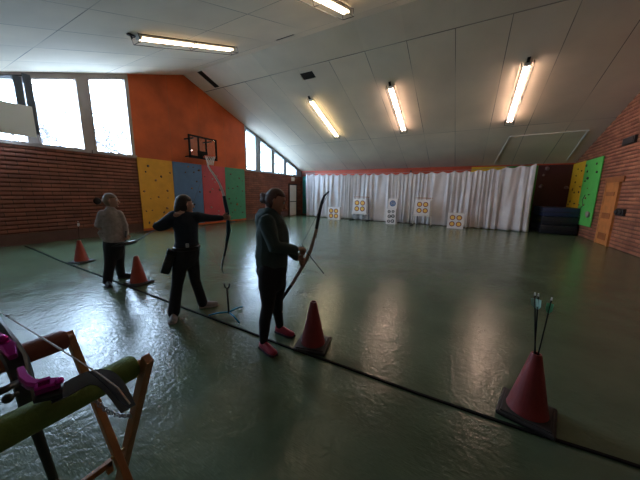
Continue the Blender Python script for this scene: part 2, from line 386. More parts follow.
# lighter cover strips and a pale frame fixed to the far slope
def on_far(x, y, d=0.0): return V((x, y, ceil_z(y) - d))
b = MB()
for p, q in (((1.17, 16.85), (1.43, 14.45)), ((1.43, 14.45), (3.92, 14.4)), ((3.92, 14.4), (4.02, 16.8))):
    b.beam(on_far(*p, .012), on_far(*q, .012), .03, .05)
struct(b.build('trim_1', M['white']))
b = MB(); b.beam(on_far(XA, YE - .04, .04), on_far(XB, YE - .04, .04), .06, .06); struct(b.build('trim_2', M['redtrim']))
b = MB()
b.beam((-11.0, YR + 1.02, ceil_z(YR + 1.02) - .006), (XB, YR + 1.02, ceil_z(YR + 1.02) - .006), .008, .03, side=(0, 0, 1)); struct(b.build('trim_3', M['ceil_far']))

COURSE = .119
def courses(b, x_face, inward, y0, y1, z0, z1, gable=False):
    """brick courses with raked joints, rounded faces"""
    k = 0
    while True:
        za = z0 + k * COURSE; zb = min(za + COURSE, z1)
        if za >= z1 - .01: break
        ya, yb = y0, y1
        if gable:
            zt = zb + .02
            if zt > ZE: half = (ZR - za) / SL + .05; ya, yb = max(y0, YR - half), min(y1, YR + half)
        h = zb - za
        prof = [(-.25, 0), (0, 0), (.0, .010), (.022, .022), (.030, h * .5), (.022, h - .012), (.0, h - .004), (0, h), (-.25, h)]
        poly = [(x_face + inward * p[0], ya, za + p[1]) for p in prof]
        b.prism(poly, (0, yb - ya, 0)); k += 1
# left gable wall: brick below, boarded centre and glazing above
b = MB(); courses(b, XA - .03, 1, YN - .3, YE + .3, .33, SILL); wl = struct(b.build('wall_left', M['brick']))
b = MB(); b.box(XA - .3, XA - .02, YN - .3, YE + .3, 0, .33); struct(b.build('baseboard_left', mat('dark_plinth', (.10, .045, .035), .7, noise=(3, .2))))
OY0, OY1 = 5.62, 11.33
b = MB(); b.prism([(XA - .25, OY0, SILL), (XA - .25, OY0, ceil_z(OY0) + .1), (XA - .25, YR, ZR + .1), (XA - .25, OY1, ceil_z(OY1) + .1), (XA - .25, OY1, SILL)], (.25, 0, 0))
b.build('upper_board', M['orange'], wl)
b = MB()
for y in (7.05, 8.45, 9.9): b.box(XA - .01, XA + .004, y - .004, y + .004, SILL, ceil_z(y))
b.build('board_joint', M['wood_d'], wl)
b = MB(); b.box(XA - .01, XA + .025, OY0, OY1, SILL - .03, SILL + .03); b.build('ledge_strip', M['orange'], wl)

# windows
wn = [0]
def window(y0, y1, fm):
    wn[0] += 1
    root = struct_empty('window_%d' % wn[0], (XA, (y0 + y1) / 2, SILL))
    def top(y): return min(ceil_z(y) - .12, 99)
    x0, x1 = XA - .2, XA + .01; F = .055; zb = SILL + .02
    peak = []
    ys = [y0, y1]
    f = MB()
    f.box(x0, x1, y0, y0 + F, zb, max(top(y0), zb + .01)); f.box(x0, x1, y1 - F, y1, zb, max(top(y1), zb + .01)); f.box(x0, x1 + .03, y0 - .1, y1 + .1, SILL - .03, zb + .05)
    f.prism([(x0, y0, top(y0) - .06), (x0, y1, top(y1) - .06), (x0, y1, top(y1)), (x0, y0, top(y0))], (x1 - x0, 0, 0))
    f.build('window_frame', fm, root)
    g = MB(); g.prism([(XA - .11, y0 + .02, zb + .02), (XA - .11, y1 - .02, zb + .02), (XA - .11, y1 - .02, max(top(y1) - .02, zb + .03)), (XA - .11, y0 + .02, max(top(y0) - .02, zb + .03))], (.012, 0, 0))
    g.build('pane', M['glass'], root)
    # daylight portal in the opening (sampling aid for the sky seen through it)
    zt = max(top(y0), top(y1)); l = bpy.data.lights.new('window_daylight', 'AREA'); l.shape = 'RECTANGLE'; l.size = zt - zb; l.size_y = y1 - y0; l.cycles.is_portal = True
    lo = bpy.data.objects.new('window_daylight', l); C.objects.link(lo); lo.location = (XA - .25, (y0 + y1) / 2, (zt + zb) / 2); lo.rotation_euler = (0, -math.pi / 2, 0)
LW = [(-1.0, .15), (.37, 1.52), (1.72, 2.86), (3.03, 4.14), (4.38, 5.55)]
RW = [(11.39, 12.23), (12.58, 13.67), (13.90, 14.98), (15.22, 16.5)]
for y0, y1 in LW: window(y0, y1, M['frame'])
for y0, y1 in RW: window(y0, y1, M['grey_frame'])
# mullion posts and the raking head above the glass
b = MB()
edges = [YN - .3] + [q for p in LW for q in p] + [OY0]
for k in range(0, len(edges), 2):
    b.prism([(XA - .22, edges[k], SILL - .02), (XA - .22, edges[k + 1], SILL - .02), (XA - .22, edges[k + 1], ceil_z(edges[k + 1]) + .05), (XA - .22, edges[k], ceil_z(edges[k]) + .05)], (.215, 0, 0))
b.prism([(XA - .2, YN - .3, ceil_z(YN - .3) - .13), (XA - .2, OY0, ceil_z(OY0) - .13), (XA - .2, OY0, ceil_z(OY0) + .05), (XA - .2, YN - .3, ceil_z(YN - .3) + .05)], (.19, 0, 0))
b.build('mullion', M['frame'], wl)
b = MB()
edges = [OY1] + [q for p in RW for q in p] + [YE + .3]
for k in range(0, len(edges), 2):
    za, zb = ceil_z(edges[k]) + .05, ceil_z(edges[k + 1]) + .05
    b.prism([(XA - .22, edges[k], SILL - .02), (XA - .22, edges[k + 1], SILL - .02), (XA - .22, edges[k + 1], zb), (XA - .22, edges[k], za)], (.215, 0, 0))
b.prism([(XA - .2, OY1, ceil_z(OY1) - .13), (XA - .2, YE + .3, ceil_z(YE + .3) - .13), (XA - .2, YE + .3, ceil_z(YE + .3) + .05), (XA - .2, OY1, ceil_z(OY1) + .05)], (.19, 0, 0))
b.build('mullion', M['grey_frame'], wl)

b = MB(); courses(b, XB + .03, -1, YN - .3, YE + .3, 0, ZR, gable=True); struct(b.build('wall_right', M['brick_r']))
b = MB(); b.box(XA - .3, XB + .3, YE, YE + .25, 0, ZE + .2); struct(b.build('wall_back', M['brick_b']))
b = MB(); b.box(XA - .3, XB + .3, YN - .25, YN, 0, ZE + .2); struct(b.build('wall_front', M['wallf']))

# white door in the left wall, far end
d1 = struct_empty('door_1', (XA, 15.98, 0))
b = MB(); b.box(XA - .01, XA + .045, 15.56, 16.40, .01, 2.18); b.build('door_leaf', M['offwhite'], d1)
b = MB()
for y0, y1, z0, z1 in ((15.47, 15.56, 0, 2.27), (16.40, 16.49, 0, 2.27), (15.47, 16.49, 2.18, 2.27)): b.box(XA - .01, XA + .06, y0, y1, z0, z1)
b.build('door_frame', M['blackm'], d1)
b = MB(); b.box(XA + .045, XA + .10, 15.62, 16.34, .98, 1.03); b.build('push_bar', M['blackm'], d1)
# wooden door in the right wall
d2 = struct_empty('door_2', (XB, 12.85, 0))
b = MB(); b.box(XB - .05, XB + .01, 12.45, 13.25, .01, 2.07); b.build('door_leaf', M['wood'], d2)
b = MB()
for y0, y1, z0, z1 in ((12.36, 12.45, 0, 2.16), (13.25, 13.34, 0, 2.16), (12.36, 13.34, 2.07, 2.16)): b.box(XB - .055, XB + .02, y0, y1, z0, z1)
b.build('door_frame', M['wood'], d2)
for z0, z1 in ((.18, .42), (.92, 1.12), (1.70, 1.84)):
    b = MB(); b.box(XB - .062, XB - .045, 12.55, 13.15, z0, z1, bev=.004); b.build('door_panel', M['wood_d'], d2)
b = MB(); b.box(XB - .03, XB + .02, 12.2, 13.5, 2.16, 2.34); b.build('door_head', M['wood_d'], d2)

# ================================================================== OUTSIDE
b = MB(); b.box(-60, XA - .35, -30, 50, -1.6, -1.5); go = struct(b.build('ground_outside', M['ground']))
def bare_tree(x, y, h, label, seed):
    rr = random.Random(seed); root = thing('bare_tree', label, 'tree', (x, y, -1.5), 0, 'bare trees outside the windows')
    b = MB(); b.tube([(x, y, -1.5), (x + .1, y + .05, h * .5 - 1.5), (x, y, h - 1.6)], [.16, .10, .03], 7); b.build('trunk', M['bark'], root)
    t = MB()
    def br(p, d, L, r, n):
        q = p + d * L; t.tube([p, (p + q) / 2 + V((rr.uniform(-.1, .1), rr.uniform(-.1, .1), .05)) * L, q], [r, r * .8, r * .5], 4, cap=False)
        if n:
            for _ in range(4):
                dd = (d + V((rr.uniform(-.7, .7), rr.uniform(-.7, .7), rr.uniform(-.1, .6)))).normalized(); br(p + d * L * rr.uniform(.5, 1), dd, L * .66, r * .55, n - 1)
    for k in range(17):
        a = rr.uniform(0, 6.28); z = h * (.3 + .62 * k / 17) - 1.5
        br(V((x, y, z)), V((math.cos(a), math.sin(a), rr.uniform(.3, .9))).normalized(), h * .2, .055, 3)
    t.build('branches', M['bark'], root)
bare_tree(-26, 9.6, 9.6, 'bare tree outside left of the mullion between the two big left windows', 3)
bare_tree(-24, 11.8, 9.0, 'bare tree outside the big window next to the orange board', 5)
bare_tree(-29, 8.0, 8.8, 'bare tree outside at the far left edge of the big windows', 8)
bare_tree(-27, 31, 10.5, 'bare tree outside the tall window right of the orange board', 11)
bare_tree(-28, 37, 10.5, 'bare tree outside the small windows near the white door', 13)
for za, lab in ((7.6, 'upper overhead cable crossing outside the big left windows'), (5.0, 'lower overhead cable crossing outside the big left windows')):
    pts = [V((-21, -4 + 26 * t / 12, za + .0 - .5 * math.sin(math.pi * t / 12))) for t in range(13)]
    b = MB(); b.tube(pts, .045, 5); tag(b.build('overhead_cable', M['bark']), lab, 'cable', 'overhead cables outside')

# ================================================================== CLIMBING PANELS
def hold_mesh(b, c, nrm, r, rr):
    n = V(nrm); t = bmesh.new(); bmesh.ops.create_icosphere(t, subdivisions=1, radius=1)
    up = V((0, 0, 1)); s = n.cross(up)
    k1, k2, k3 = rr.uniform(.7, 1.3), rr.uniform(.6, 1.2), rr.uniform(.5, .9); an = rr.uniform(0, 3.14)
    for v in t.verts:
        p = v.co * (1 + rr.uniform(-.18, .18)); a, bb = p.x * k1, p.y * k2
        a, bb = a * math.cos(an) - bb * math.sin(an), a * math.sin(an) + bb * math.cos(an)
        v.co = V(c) + (s * a + up * bb) * r + n * max(p.z * k3 * r, -.012)
    b.absorb(t)
def climb_panel(wall, a0, a1, z0, z1, m, label, n_holds, seed, hm=('hold_d', 'hold_d', 'hold_o'), hs=.06, zmin=None):
    rr = random.Random(seed)
    if wall == 'left': x = XA + .035; nrm = V((1, 0, 0)); P = lambda a, z: V((x, a, z)); base = P((a0 + a1) / 2, z0)
    if wall == 'right': x = XB - .035; nrm = V((-1, 0, 0)); P = lambda a, z: V((x, a, z)); base = P((a0 + a1) / 2, z0)
    if wall == 'back': yb = YE - .035; nrm = V((0, -1, 0)); P = lambda a, z: V((a, yb, z)); base = P((a0 + a1) / 2, z0)
    root = thing('climbing_panel', label, 'climbing panel', base, 0, 'climbing wall panels')
    b = MB(); c = (P(a0, z0) + P(a1, z1)) / 2
    sz = (.03, a1 - a0 - .012, z1 - z0) if wall != 'back' else (a1 - a0 - .012, .03, z1 - z0)
    b.obox(c - nrm * 0, sz, None, .004); b.build('board', m, root)
    pts = []
    tries = 0
    while len(pts) < n_holds and tries < 900:
        tries += 1; a = rr.uniform(a0 + .12, a1 - .12); z = rr.uniform((zmin or z0) + .15, z1 - .15)
        if all((a - p[0]) ** 2 + (z - p[1]) ** 2 > .20 ** 2 for p in pts): pts.append((a, z))
    for a, z in pts:
        b = MB(); hold_mesh(b, P(a, z) + nrm * .025, nrm, hs * rr.uniform(.55, 1.15), rr); b.build('hold', M[rr.choice(hm)], root)
    return root, P, nrm
climb_panel('left', 5.62, 7.0, .12, 2.86, M['yellow'], 'yellow climbing panel with dark holds under the orange board', 17, 1)
climb_panel('left', 7.0, 8.43, .12, 2.86, M['blue'], 'blue climbing panel between the yellow and red ones', 15, 2)
climb_panel('left', 8.43, 9.8, .12, 2.87, M['red'], 'red climbing panel between the blue and green ones under the basketball hoop', 13, 3, ('hold_d', 'hold_g'))
climb_panel('left', 9.8, 11.2, .12, 2.88, M['green'], 'green climbing panel at the right end of the row below the orange board', 15, 4)
b = MB(); b.box(XA, XA + .05, 5.62, 11.2, .03, .12); struct(b.build('trim_4', M['orange']))
climb_panel('back', -11.0, -9.9, .05, 2.86, M['teal'], 'teal climbing panel at the left end of the white curtain', 6, 5)
for k, (a, c_) in enumerate(((-9.9, -6.6), (-6.6, -3.3), (-3.3, .12))):
    climb_panel('back', a, c_, 1.6, 3.2, M['redtrim'], 'red board showing above the curtain, ' + ('left third of the strip over the two left targets', 'middle third of the strip over the stacked target boxes', 'right third of the strip beside the yellow panel')[k], 3, 20 + k, zmin=2.0)
climb_panel('back', .12, 1.72, .05, 3.22, M['yellow2'], 'yellow climbing panel showing only above the right part of the curtain', 4, 6)
climb_panel('back', 1.72, 3.05, .05, 3.22, M['dkgreen'], 'dark green climbing panel showing above and beside the curtain right end', 5, 7)
climb_panel('back', 3.05, 4.36, .05, 3.22, M['maroon'], 'dark maroon climbing panel above the stacked crash mats', 4, 8, ('hold_m',), .13, 1.7)
climb_panel('right', 15.61, 17.12, .47, 3.2, M['yellow2'], 'bright yellow climbing panel in the corner of the right brick wall', 11, 9, zmin=1.0)
rt, P, nr = climb_panel('right', 13.97, 15.61, .5, 3.18, M['green2'], 'bright green climbing panel between yellow panel and wooden door', 11, 10, zmin=1.1)
b = MB(); hold_mesh(b, P(14.28, .98) + nr * .03, nr, .17, random.Random(3)); b.build('hold', M['hold_g'], rt)
b = MB(); cpts = [P(15.45, .62), P(15.15, .66), P(15.12, .85), P(15.38, .95), P(15.30, 1.15), P(15.05, 1.3), P(15.2, 1.55), P(15.0, 1.75)]
b.tube([p + nr * .018 for p in cpts], .018, 6); b.build('painted_vine', M['ink'], rt)

# ================================================================== CURTAIN
def curtain():
    root = thing('curtain', 'long white pleated curtain hung across the far wall behind the targets', 'curtain', (-3.4, 15.7, 0))
    path = [(-10.0, 16.05), (-6, 15.92), (-2.1, 15.78), (1.0, 15.5), (2.3, 15.3), (2.62, 15.2)]
    def P(t):
        L = [0]
        for a, c in zip(path, path[1:]): L.append(L[-1] + math.dist(a, c))
        s = t * L[-1]
        for i in range(len(path) - 1):
            if s <= L[i + 1] + 1e-9:
                k = (s - L[i]) / (L[i + 1] - L[i]); return V((path[i][0] + (path[i + 1][0] - path[i][0]) * k, path[i][1] + (path[i + 1][1] - path[i][1]) * k, 0))
    NU, NV = 560, 26; b = MB(); rr = random.Random(4)
    ph = [rr.uniform(0, 6.28) for _ in range(8)]
    # irregular pleat phase
    acc = 0; phase = []
    for i in range(NU + 1):
        acc += (1 + .45 * math.sin(i * .041 + ph[0]) + .35 * math.sin(i * .093 + ph[1])) * 2 * math.pi * 46 / NU; phase.append(acc)
    grid = []
    for i in range(NU + 1):
        t = i / NU; p = P(t); row = []
        ztop = 2.93 - .08 * math.sin(math.pi * min(t / .95, 1)) + .16 * max(0, (t - .8) / .2) ** 1.5
        hang = t * 23.0; scal = abs(math.sin(hang * math.pi))       # hooks along the wire
        for j in range(NV + 1):
            v = j / NV; z0 = ztop - .09 * scal ** 1.5; z = z0 * (1 - v) + .015 * v
            amp = .035 + .055 * v
            lean = .9 * v * math.sin(t * 17 + ph[2])               # folds drift sideways lower down
            off = amp * math.sin(phase[i] + lean * 1.2) + .05 * v * math.sin(phase[i] * .37 + ph[3]) + .02 * math.sin(phase[i] * 2.1 + v * 3 + ph[4])
            off += .03 * math.sin(t * 70 + v * 6 + ph[5]) * math.sin(v * math.pi)
            side = .05 * v * math.sin(phase[i] * .5 + ph[6])
            flare = 0
            if t > .97: flare = .12 * v ** 2 * (t - .97) / .03
            row.append(b.bm.verts.new((p.x + side + flare, p.y + off - .05, max(z, .012 + .01 * math.sin(phase[i])))))
        grid.append(row)
    for i in range(NU):
        for j in range(NV): b.bm.faces.new((grid[i][j], grid[i + 1][j], grid[i + 1][j + 1], grid[i][j + 1]))
    o = b.build('cloth', M['curtain'], root, True)
    so = o.modifiers.new('thick', 'SOLIDIFY'); so.thickness = .006
    b = MB(); b.tube([P(k / 40) + V((0, -.05, 2.96 - .08 * math.sin(math.pi * min(k / 40 / .95, 1)) + .16 * max(0, (k / 40 - .8) / .2) ** 1.5)) for k in range(41)], .008, 6); b.build('curtain_wire', M['steel'], root)
curtain()

# ================================================================== CRASH MATS
for k, (z0, z1, m, l) in enumerate(((.02, .40, 'mat_shade', 'shade-darkened crash mat on the floor, bottom of the stack in the corner'), (.40, .78, 'mat_shade', 'shade-darkened crash mat in the middle of the corner stack'), (.78, 1.18, 'mat1', 'navy blue crash mat on top of the corner stack'))):
    root = thing('crash_mat', l, 'crash mat', (3.72, 16.05, z0), 0, 'crash mats stacked in the corner')
    b = MB(); b.box(3.09 + .01 * k, 4.345 - .008 * k, 15.08 + .02 * k, 17.05, z0 + .004, z1 - .004, bev=.035); b.build('cover', M[m], root, 'auto')
    b = MB(); b.box(3.08 + .01 * k, 4.35 - .008 * k, 15.072 + .02 * k, 17.055, (z0 + z1) / 2 - .012, (z0 + z1) / 2 + .012); b.build('seam', M['black'], root)

# ================================================================== LIGHT FITTINGS
def fitting(x, y0, y1, tm, label, side):
    """strip light under the sloped ceiling: body, tubes, wire guard"""
    def Q(y, lat=0, drop=0):
        n = V((0, SL * (1 if side > 0 else -1), 1)).normalized() * -1     # downwards off the slope
        return V((x + lat, y, ceil_z(y))) + n * drop
    root = thing('ceiling_light', label, 'ceiling light', Q((y0 + y1) / 2), 0, 'strip lights on the ceiling')
    nr = V((0, SL * side, 1)).normalized()
    b = MB(); b.beam(Q(y0, 0, .03), Q(y1, 0, .03), .05, .17, side=nr); b.build('light_body', M['white'], root)
    ym = (y0 + y1) / 2
    for a, c in ((y0 + .06, ym - .03), (ym + .03, y1 - .06)):
        for lat in (-.055, .055):
            b = MB(); b.tube([Q(a, lat, .085), Q(c, lat, .085)], .02, 10); b.build('fluorescent_tube', M[tm], root, True)
    for y in (y0 + .03, ym, y1 - .03):
        b = MB(); b.beam(Q(y - .025, 0, .07), Q(y + .025, 0, .07), .05, .16, side=nr); b.build('lamp_holder', M['white'], root)
    b = MB(); G = .17; Wd = .15
    for lat, dr in ((-Wd, G), (Wd, G), (-Wd, .03), (Wd, .03)): b.tube([Q(y0 - .05, lat, dr), Q(y1 + .05, lat, dr)], .008, 6)
    for y in (y0 - .05, ym, y1 + .05):
        b.tube([Q(y, -Wd, .01), Q(y, -Wd, G), Q(y, Wd, G), Q(y, Wd, .01)], .008, 6)
    b.build('wire_guard', M['blackm'], root)
    ye = y0 - .05 if side > 0 else y0 - .05
    b = MB(); b.beam(Q(ye - .14, 0, .015), Q(ye, 0, .05), .03, .08, side=nr); b.tube([Q(ye - .08, 0, .0), Q(ye - .08, 0, .10)], .02, 8); b.build('bracket', M['blackm'], root)
fitting(-6.27, 10.4, 13.15, 'tube_y', 'caged strip light on the far slope above the left targets, leftmost of three', 1)
fitting(-2.85, 10.45, 13.2, 'tube_p', 'caged strip light on the far slope, middle one of three', 1)
fitting(1.22, 10.5, 13.3, 'tube_p', 'caged strip light on the far slope near the pale rectangular frame', 1)
fitting(-6.88, 3.75, 6.6, 'tube_n', 'caged strip light on the near slope in front of the orange board', -1)
fitting(-3.05, 3.9, 6.75, 'tube_n', 'caged strip light at the top edge of the photo on the near slope', -1)

# ================================================================== BASKETBALL HOOP, OLD BACKBOARD
def hoop():
    x = -10.5; y0, y1, z0, z1 = 7.43, 8.87, 3.04, 4.0
    root = thing('basketball_hoop', 'basketball hoop with clear black framed backboard on the orange wall', 'basketball hoop', (XA, (y0 + y1) / 2, z0))
    b = MB(); b.box(x - .006, x + .006, y0 + .02, y1 - .02, z0 + .02, z1 - .02); b.build('backboard', M['acrylic'], root)
    b = MB()
    for a in ((y0, y0 + .07, z0, z1), (y1 - .07, y1, z0, z1), (y0, y1, z0, z0 + .11), (y0, y1, z1 - .07, z1)): b.box(x - .025, x + .025, *a)
    ym = (y0 + y1) / 2
    for a in ((ym - .28, ym - .21, z0, z1), (ym + .11, ym + .18, z0, z1)): b.box(x - .02, x + .012, *a)
    b.box(x - .02, x + .03, ym - .30, ym + .18, z0 + .03, z0 + .34)
    b.build('backboard_frame', M['matte'], root)
    for z in (z0 + .1, z1 - .12):
        for y in (y0 + .25, y1 - .25):
            b = MB(); b.beam((XA, y, z), (x - .02, y, z), .05, .05); b.build('wall_arm', M['blackm'], root)
    c = V((x + .40, ym, z0 + .12)); b = MB(); b.tube([c + V((.225 * math.cos(a * math.pi / 12), .225 * math.sin(a * math.pi / 12), 0)) for a in range(24)], .012, 8, closed=True)
    b.box(x + .02, x + .18, ym - .07, ym + .07, z0 + .06, z0 + .13); b.build('rim', M['rim'], root)
    b = MB()
    for k in range(12):
        for s in (1, -1):
            pts = []
            for j in range(5):
                a = (k + s * j * .5) * math.pi / 6; r = .22 - .1 * (j / 4) ** .7; pts.append(c + V((r * math.cos(a), r * math.sin(a), -.38 * j / 4)))
            b.tube(pts, .006, 4, cap=False)
    b.build('net', M['net'], root)
hoop()
def old_board():
    x = -10.75
    def W(u, v): return at_x(u, v, x)
    tr, br = W(33.5, 105), W(35, 137.5)
    y1 = (tr.y + br.y) / 2; y0 = y1 - 1.8; z0, z1 = br.z, tr.z - .06
    root = thing('white_backboard', 'plain white backboard on dark brackets at far left in front of the window', 'backboard', (x, (y0 + y1) / 2, z0))
    b = MB(); b.box(x - .02, x + .02, y0, y1, z0, z1, bev=.006); b.build('board', M['white'], root)
    for u0, v0, u1, v1 in ((26, 71, 31.5, 108), (18, 76, 21, 108)):
        a, c = W(u0, v0), W(u1, v1); yy = (a.y + c.y) / 2; a.z = min(a.z, ceil_z(yy - .08) - .09)
        b = MB(); b.box(x - .10, x - .02, yy - .075, yy + .075, z0 + .1, a.z); b.build('upright', M['dsteel'], root)
        b = MB(); b.beam((x - .06, yy, a.z - .03), (x - .06, y0, a.z - .03 - SL * (yy - y0)), .035, .035); b.build('tie_bar', M['blackm'], root)
        b = MB(); b.beam((XA, yy, z0 + .25), (x - .05, yy, z0 + .25), .06, .06); b.build('wall_arm', M['steel'], root)
old_board()

# small things on the walls
p = at_x(98, 201, XA + .06)
root = thing('wall_bell', 'small dark round bell on the brick wall behind the person in grey', 'bell', (XA, p.y, p.z - .12))
b = MB(); b.lathe([(.11, 0), (.12, .02), (.09, .07), (.03, .09)], (XA + .0, p.y, p.z), 18, Matrix.Rotation(math.pi / 2, 3, 'Y')); b.build('gong', M['blackm'], root, 'auto')
root = thing('sign_box', 'small white sign box on the wall above the white door', 'sign', (XA, 15.98, 2.5))
b = MB(); b.box(XA - .01, XA + .07, 15.82, 16.14, 2.47, 2.74, bev=.008); b.build('housing', M['white'], root)
root = thing('wall_speaker', 'small black speaker box high on the right brick wall', 'speaker', (XB, 12.4, 3.3))
b = MB(); b.box(XB - .06, XB + .01, 12.0, 12.75, 3.33, 3.56, bev=.01); b.build('cabinet', M['black'], root)
b = MB(); b.box(XB - .068, XB - .06, 12.06, 12.69, 3.36, 3.53); b.build('grille', M['rubber'], root)
root = thing('alarm_box', 'dark box with two knobs on the brick wall beside the wooden door', 'wall box', (XB, 11.95, 1.05))
b = MB(); b.box(XB - .07, XB + .01, 11.72, 12.22, 1.08, 1.30, bev=.015); b.build('housing', M['black'], root)
for y in (11.84, 12.1):
    b = MB(); b.lathe([(.07, 0), (.07, .03), (.04, .05)], (XB - .07, y, 1.19), 14, Matrix.Rotation(-math.pi / 2, 3, 'Y')); b.build('knob', M['rubber'], root, 'auto')

# ================================================================== TARGETS
def spot(root, c, r, cols):
    """printed rings, each a thin disc slightly proud of the one outside it"""
    n = V((0, -1, 0))
    for k, (f, m) in enumerate(cols):
        b = MB(); b.disc(V(c) + n * (.002 * k), r * f, n, .002, 24); b.build('target_ring', M[m], root)
FOUR = ((1, 'spot_k'), (.86, 'spot_r'), (.68, 'spot_y'))
def butt(cx, y, z0, wdt, h, label, faces='four', dep=.22, name='target_butt', tilt=0):
    root = thing(name, label, 'archery target', (cx, y, z0), 0, 'target butts by the curtain')
    b = MB(); b.box(cx - wdt / 2, cx + wdt / 2, y, y + dep, z0, z0 + h, bev=.008); b.build('foam_block', M['butt'], root)
    yf = y - .002
    if faces == 'four':
        for sx in (-1, 1):
            for sz in (-1, 1): spot(root, (cx + sx * wdt * .205, yf, z0 + h * .5 + sz * h * .205), wdt * .175, FOUR)
    if faces == 'one': spot(root, (cx, yf, z0 + h * .52), wdt * .34, ((1, 'spot_b'), (.62, 'butt'), (.55, 'spot_b'), (.25, 'butt'), (.16, 'spot_k')))
    if faces == 'print':
        for px, pz, rr in ((-.18, .80, .085), (.16, .82, .08), (-.14, .50, .10), (.17, .52, .10), (-.17, .18, .09), (.15, .2, .1)):
            b = MB(); c = V((cx + px * wdt * 1.2, yf, z0 + h * pz)); n = V((0, -1, 0)); b.disc(c, rr, n, .003, 18, rr * .55); b.box(c.x - rr * .4, c.x + rr * .5, yf - .003, yf, c.z - rr * .15, c.z + rr * .15); b.build('printed_mark', M['ink'], root)
    return root
def span(u0, u1, vb, y):
    a, c = at_y(u0, vb, y), at_y(u1, vb, y); return (a.x + c.x) / 2, abs(c.x - a.x)
y = 14.95; cx, wd = span(327.6, 339.6, 214, y); butt(cx, y, 0.0, wd, .78, 'white target butt with four spots standing on the floor, leftmost target')
y = 15.3; cx, wd = span(353, 366.5, 206, y); zb = at_y(360, 213, y).z; zt = at_y(360, 198.7, y).z
butt(cx, y, zb, wd, zt - zb, 'white four spot target raised on a stand, second target from the left')
def stand(cx, y, wd, zb, zt, label, cord=False):
    root = thing('target_stand', label, 'target stand', (cx, y + .15, 0), 0, 'wooden target stands')
    for s in (-1, 1):
        b = MB(); b.beam((cx + s * (wd / 2 + .09), y + .26, .03), (cx + s * (wd / 2 + .01), y + .26, zt + .12), .05, .05); b.build('post', M['white' if not cord else 'steel'], root)
        b = MB(); b.box(cx + s * (wd / 2 + .10) - .04, cx + s * (wd / 2 + .10) + .04, y - .22, y + .36, 0, .06); b.build('foot', M['black'], root)
    b = MB(); b.box(cx - wd / 2 - .08, cx + wd / 2 + .08, y - .03, y + .29, zb - .06, zb - .01); b.build('shelf_rail', M['white'], root)
    b = MB(); b.box(cx - wd / 2 - .06, cx + wd / 2 + .06, y + .235, y + .285, zt + .08, zt + .12); b.build('top_rail', M['legwood'], root)
    if cord:
        b = MB()
        for s in (-1, 1): b.tube([(cx + s * wd * .5, y + .2, .1), (cx - s * wd * .4, y + .2, zb - .05)], .015, 6)
        b.build('brace', M['butt'], root)
stand(cx, y, wd, zb, zt, 'low stand with crossed braces under the second target from the left', True)
y = 14.6; cx, wd = span(386.2, 395.8, 216, y); zt = at_y(391, 208.6, y).z; r1 = butt(cx, y, 0, wd, zt, 'tall white box with black printed marks, lower of the two stacked', 'print', .4, 'target_box')
cx2, wd2 = span(388.2, 397.2, 204, y); zt2 = at_y(391, 198.6, y).z; butt(cx2, y + .01, zt + .002, wd2, zt2 - zt, 'white target block with one blue spot on top of the printed box', 'one', .3, 'target_box')
y = 14.75; cx, wd = span(415, 430, 207, y); zb = at_y(422, 215, y).z; zt = at_y(422, 200, y).z
butt(cx, y, zb, wd, zt - zb, 'white four spot target on the wooden stand, second target from the right')
stand(cx, y, wd, zb, zt, 'pale wooden stand carrying the second target from the right')
y = 14.6; cx, wd = span(447.5, 464, 220, y); butt(cx, y, 0, wd, .78, 'white target butt with four spots on the floor, rightmost target')

# ================================================================== SHOOTING LINE
pts2 = [(40, 252), (60, 261), (82, 269), (103.7, 277.3), (135, 289.5), (162, 299.6), (180.5, 307), (207.8, 317.2), (228, 325), (245, 331), (270, 341), (296.6, 351), (335.6, 364), (400, 388), (480, 415.4), (540, 436), (638, 466.2)]
pp = [at_z(u, v, .0) for u, v in pts2]; pp = [V((-10.9, pp[0].y + .05, 0))] + pp + [V((2.6, pp[-1].y, 0))]
ff = []
for i in range(len(pp) - 1):
    for k in range(6): ff.append(pp[i].lerp(pp[i + 1], k / 6))
ff.append(pp[-1])
for _ in range(6): ff = [ff[0]] + [(ff[i - 1] + ff[i] * 2 + ff[i + 1]) / 4 for i in range(1, len(ff) - 1)] + [ff[-1]]
b = MB(); b.ribbon([p + V((0, 0, .007)) for p in ff], .026, .013, V((0, 0, 1)))
tag(b.build('shooting_line', M['strap']), 'long black strap laid across the floor as the shooting line', 'floor strap')

# ================================================================== CONES AND ARROWS
def make_cone(loc, rz, label, m):
    root = thing('traffic_cone', label, 'traffic cone', loc, 0, 'cones along the shooting line')
    b = MB(); b.box(loc[0] - .172, loc[0] + .172, loc[1] - .172, loc[1] + .172, 0.001, .035, bev=.012); b.build('base', M['rubber'], root)
    b = MB(); prof = [(.135, .034), (.128, .05), (.036, .485), (.030, .5), (.022, .5), (.028, .47), (.10, .05)]
    rings = []
    n = 28
    for r, z in prof: rings.append([b.bm.verts.new((loc[0] + r * math.cos(2 * math.pi * k / n), loc[1] + r * math.sin(2 * math.pi * k / n), z)) for k in range(n)])
    b._quad_ring(rings, False); b.build('cone_body', m, root, 'auto')
    b = MB(); b.box(loc[0] - .15, loc[0] + .15, loc[1] - .15, loc[1] + .15, .03, .043, bev=.006); b.build('base_collar', M['rubber'], root)
    root.rotation_euler = (0, 0, rz); return root
cn = [at_z(82, 262), at_z(139, 283.5), at_z(313, 345), at_z(526, 413)]
c4 = make_cone(cn[3], -.25, 'dark red cone holding three green fletched arrows at the right front', M['cone_d'])
make_cone(cn[0], .3, 'orange cone farthest away at the left end of the line', M['cone'])
make_cone(cn[1], .2, 'orange cone between the person in grey and the drawing archer', M['cone'])
make_cone(cn[2], .25, 'dark red empty cone by the pink shoes of the nearest archer', M['cone_d'])

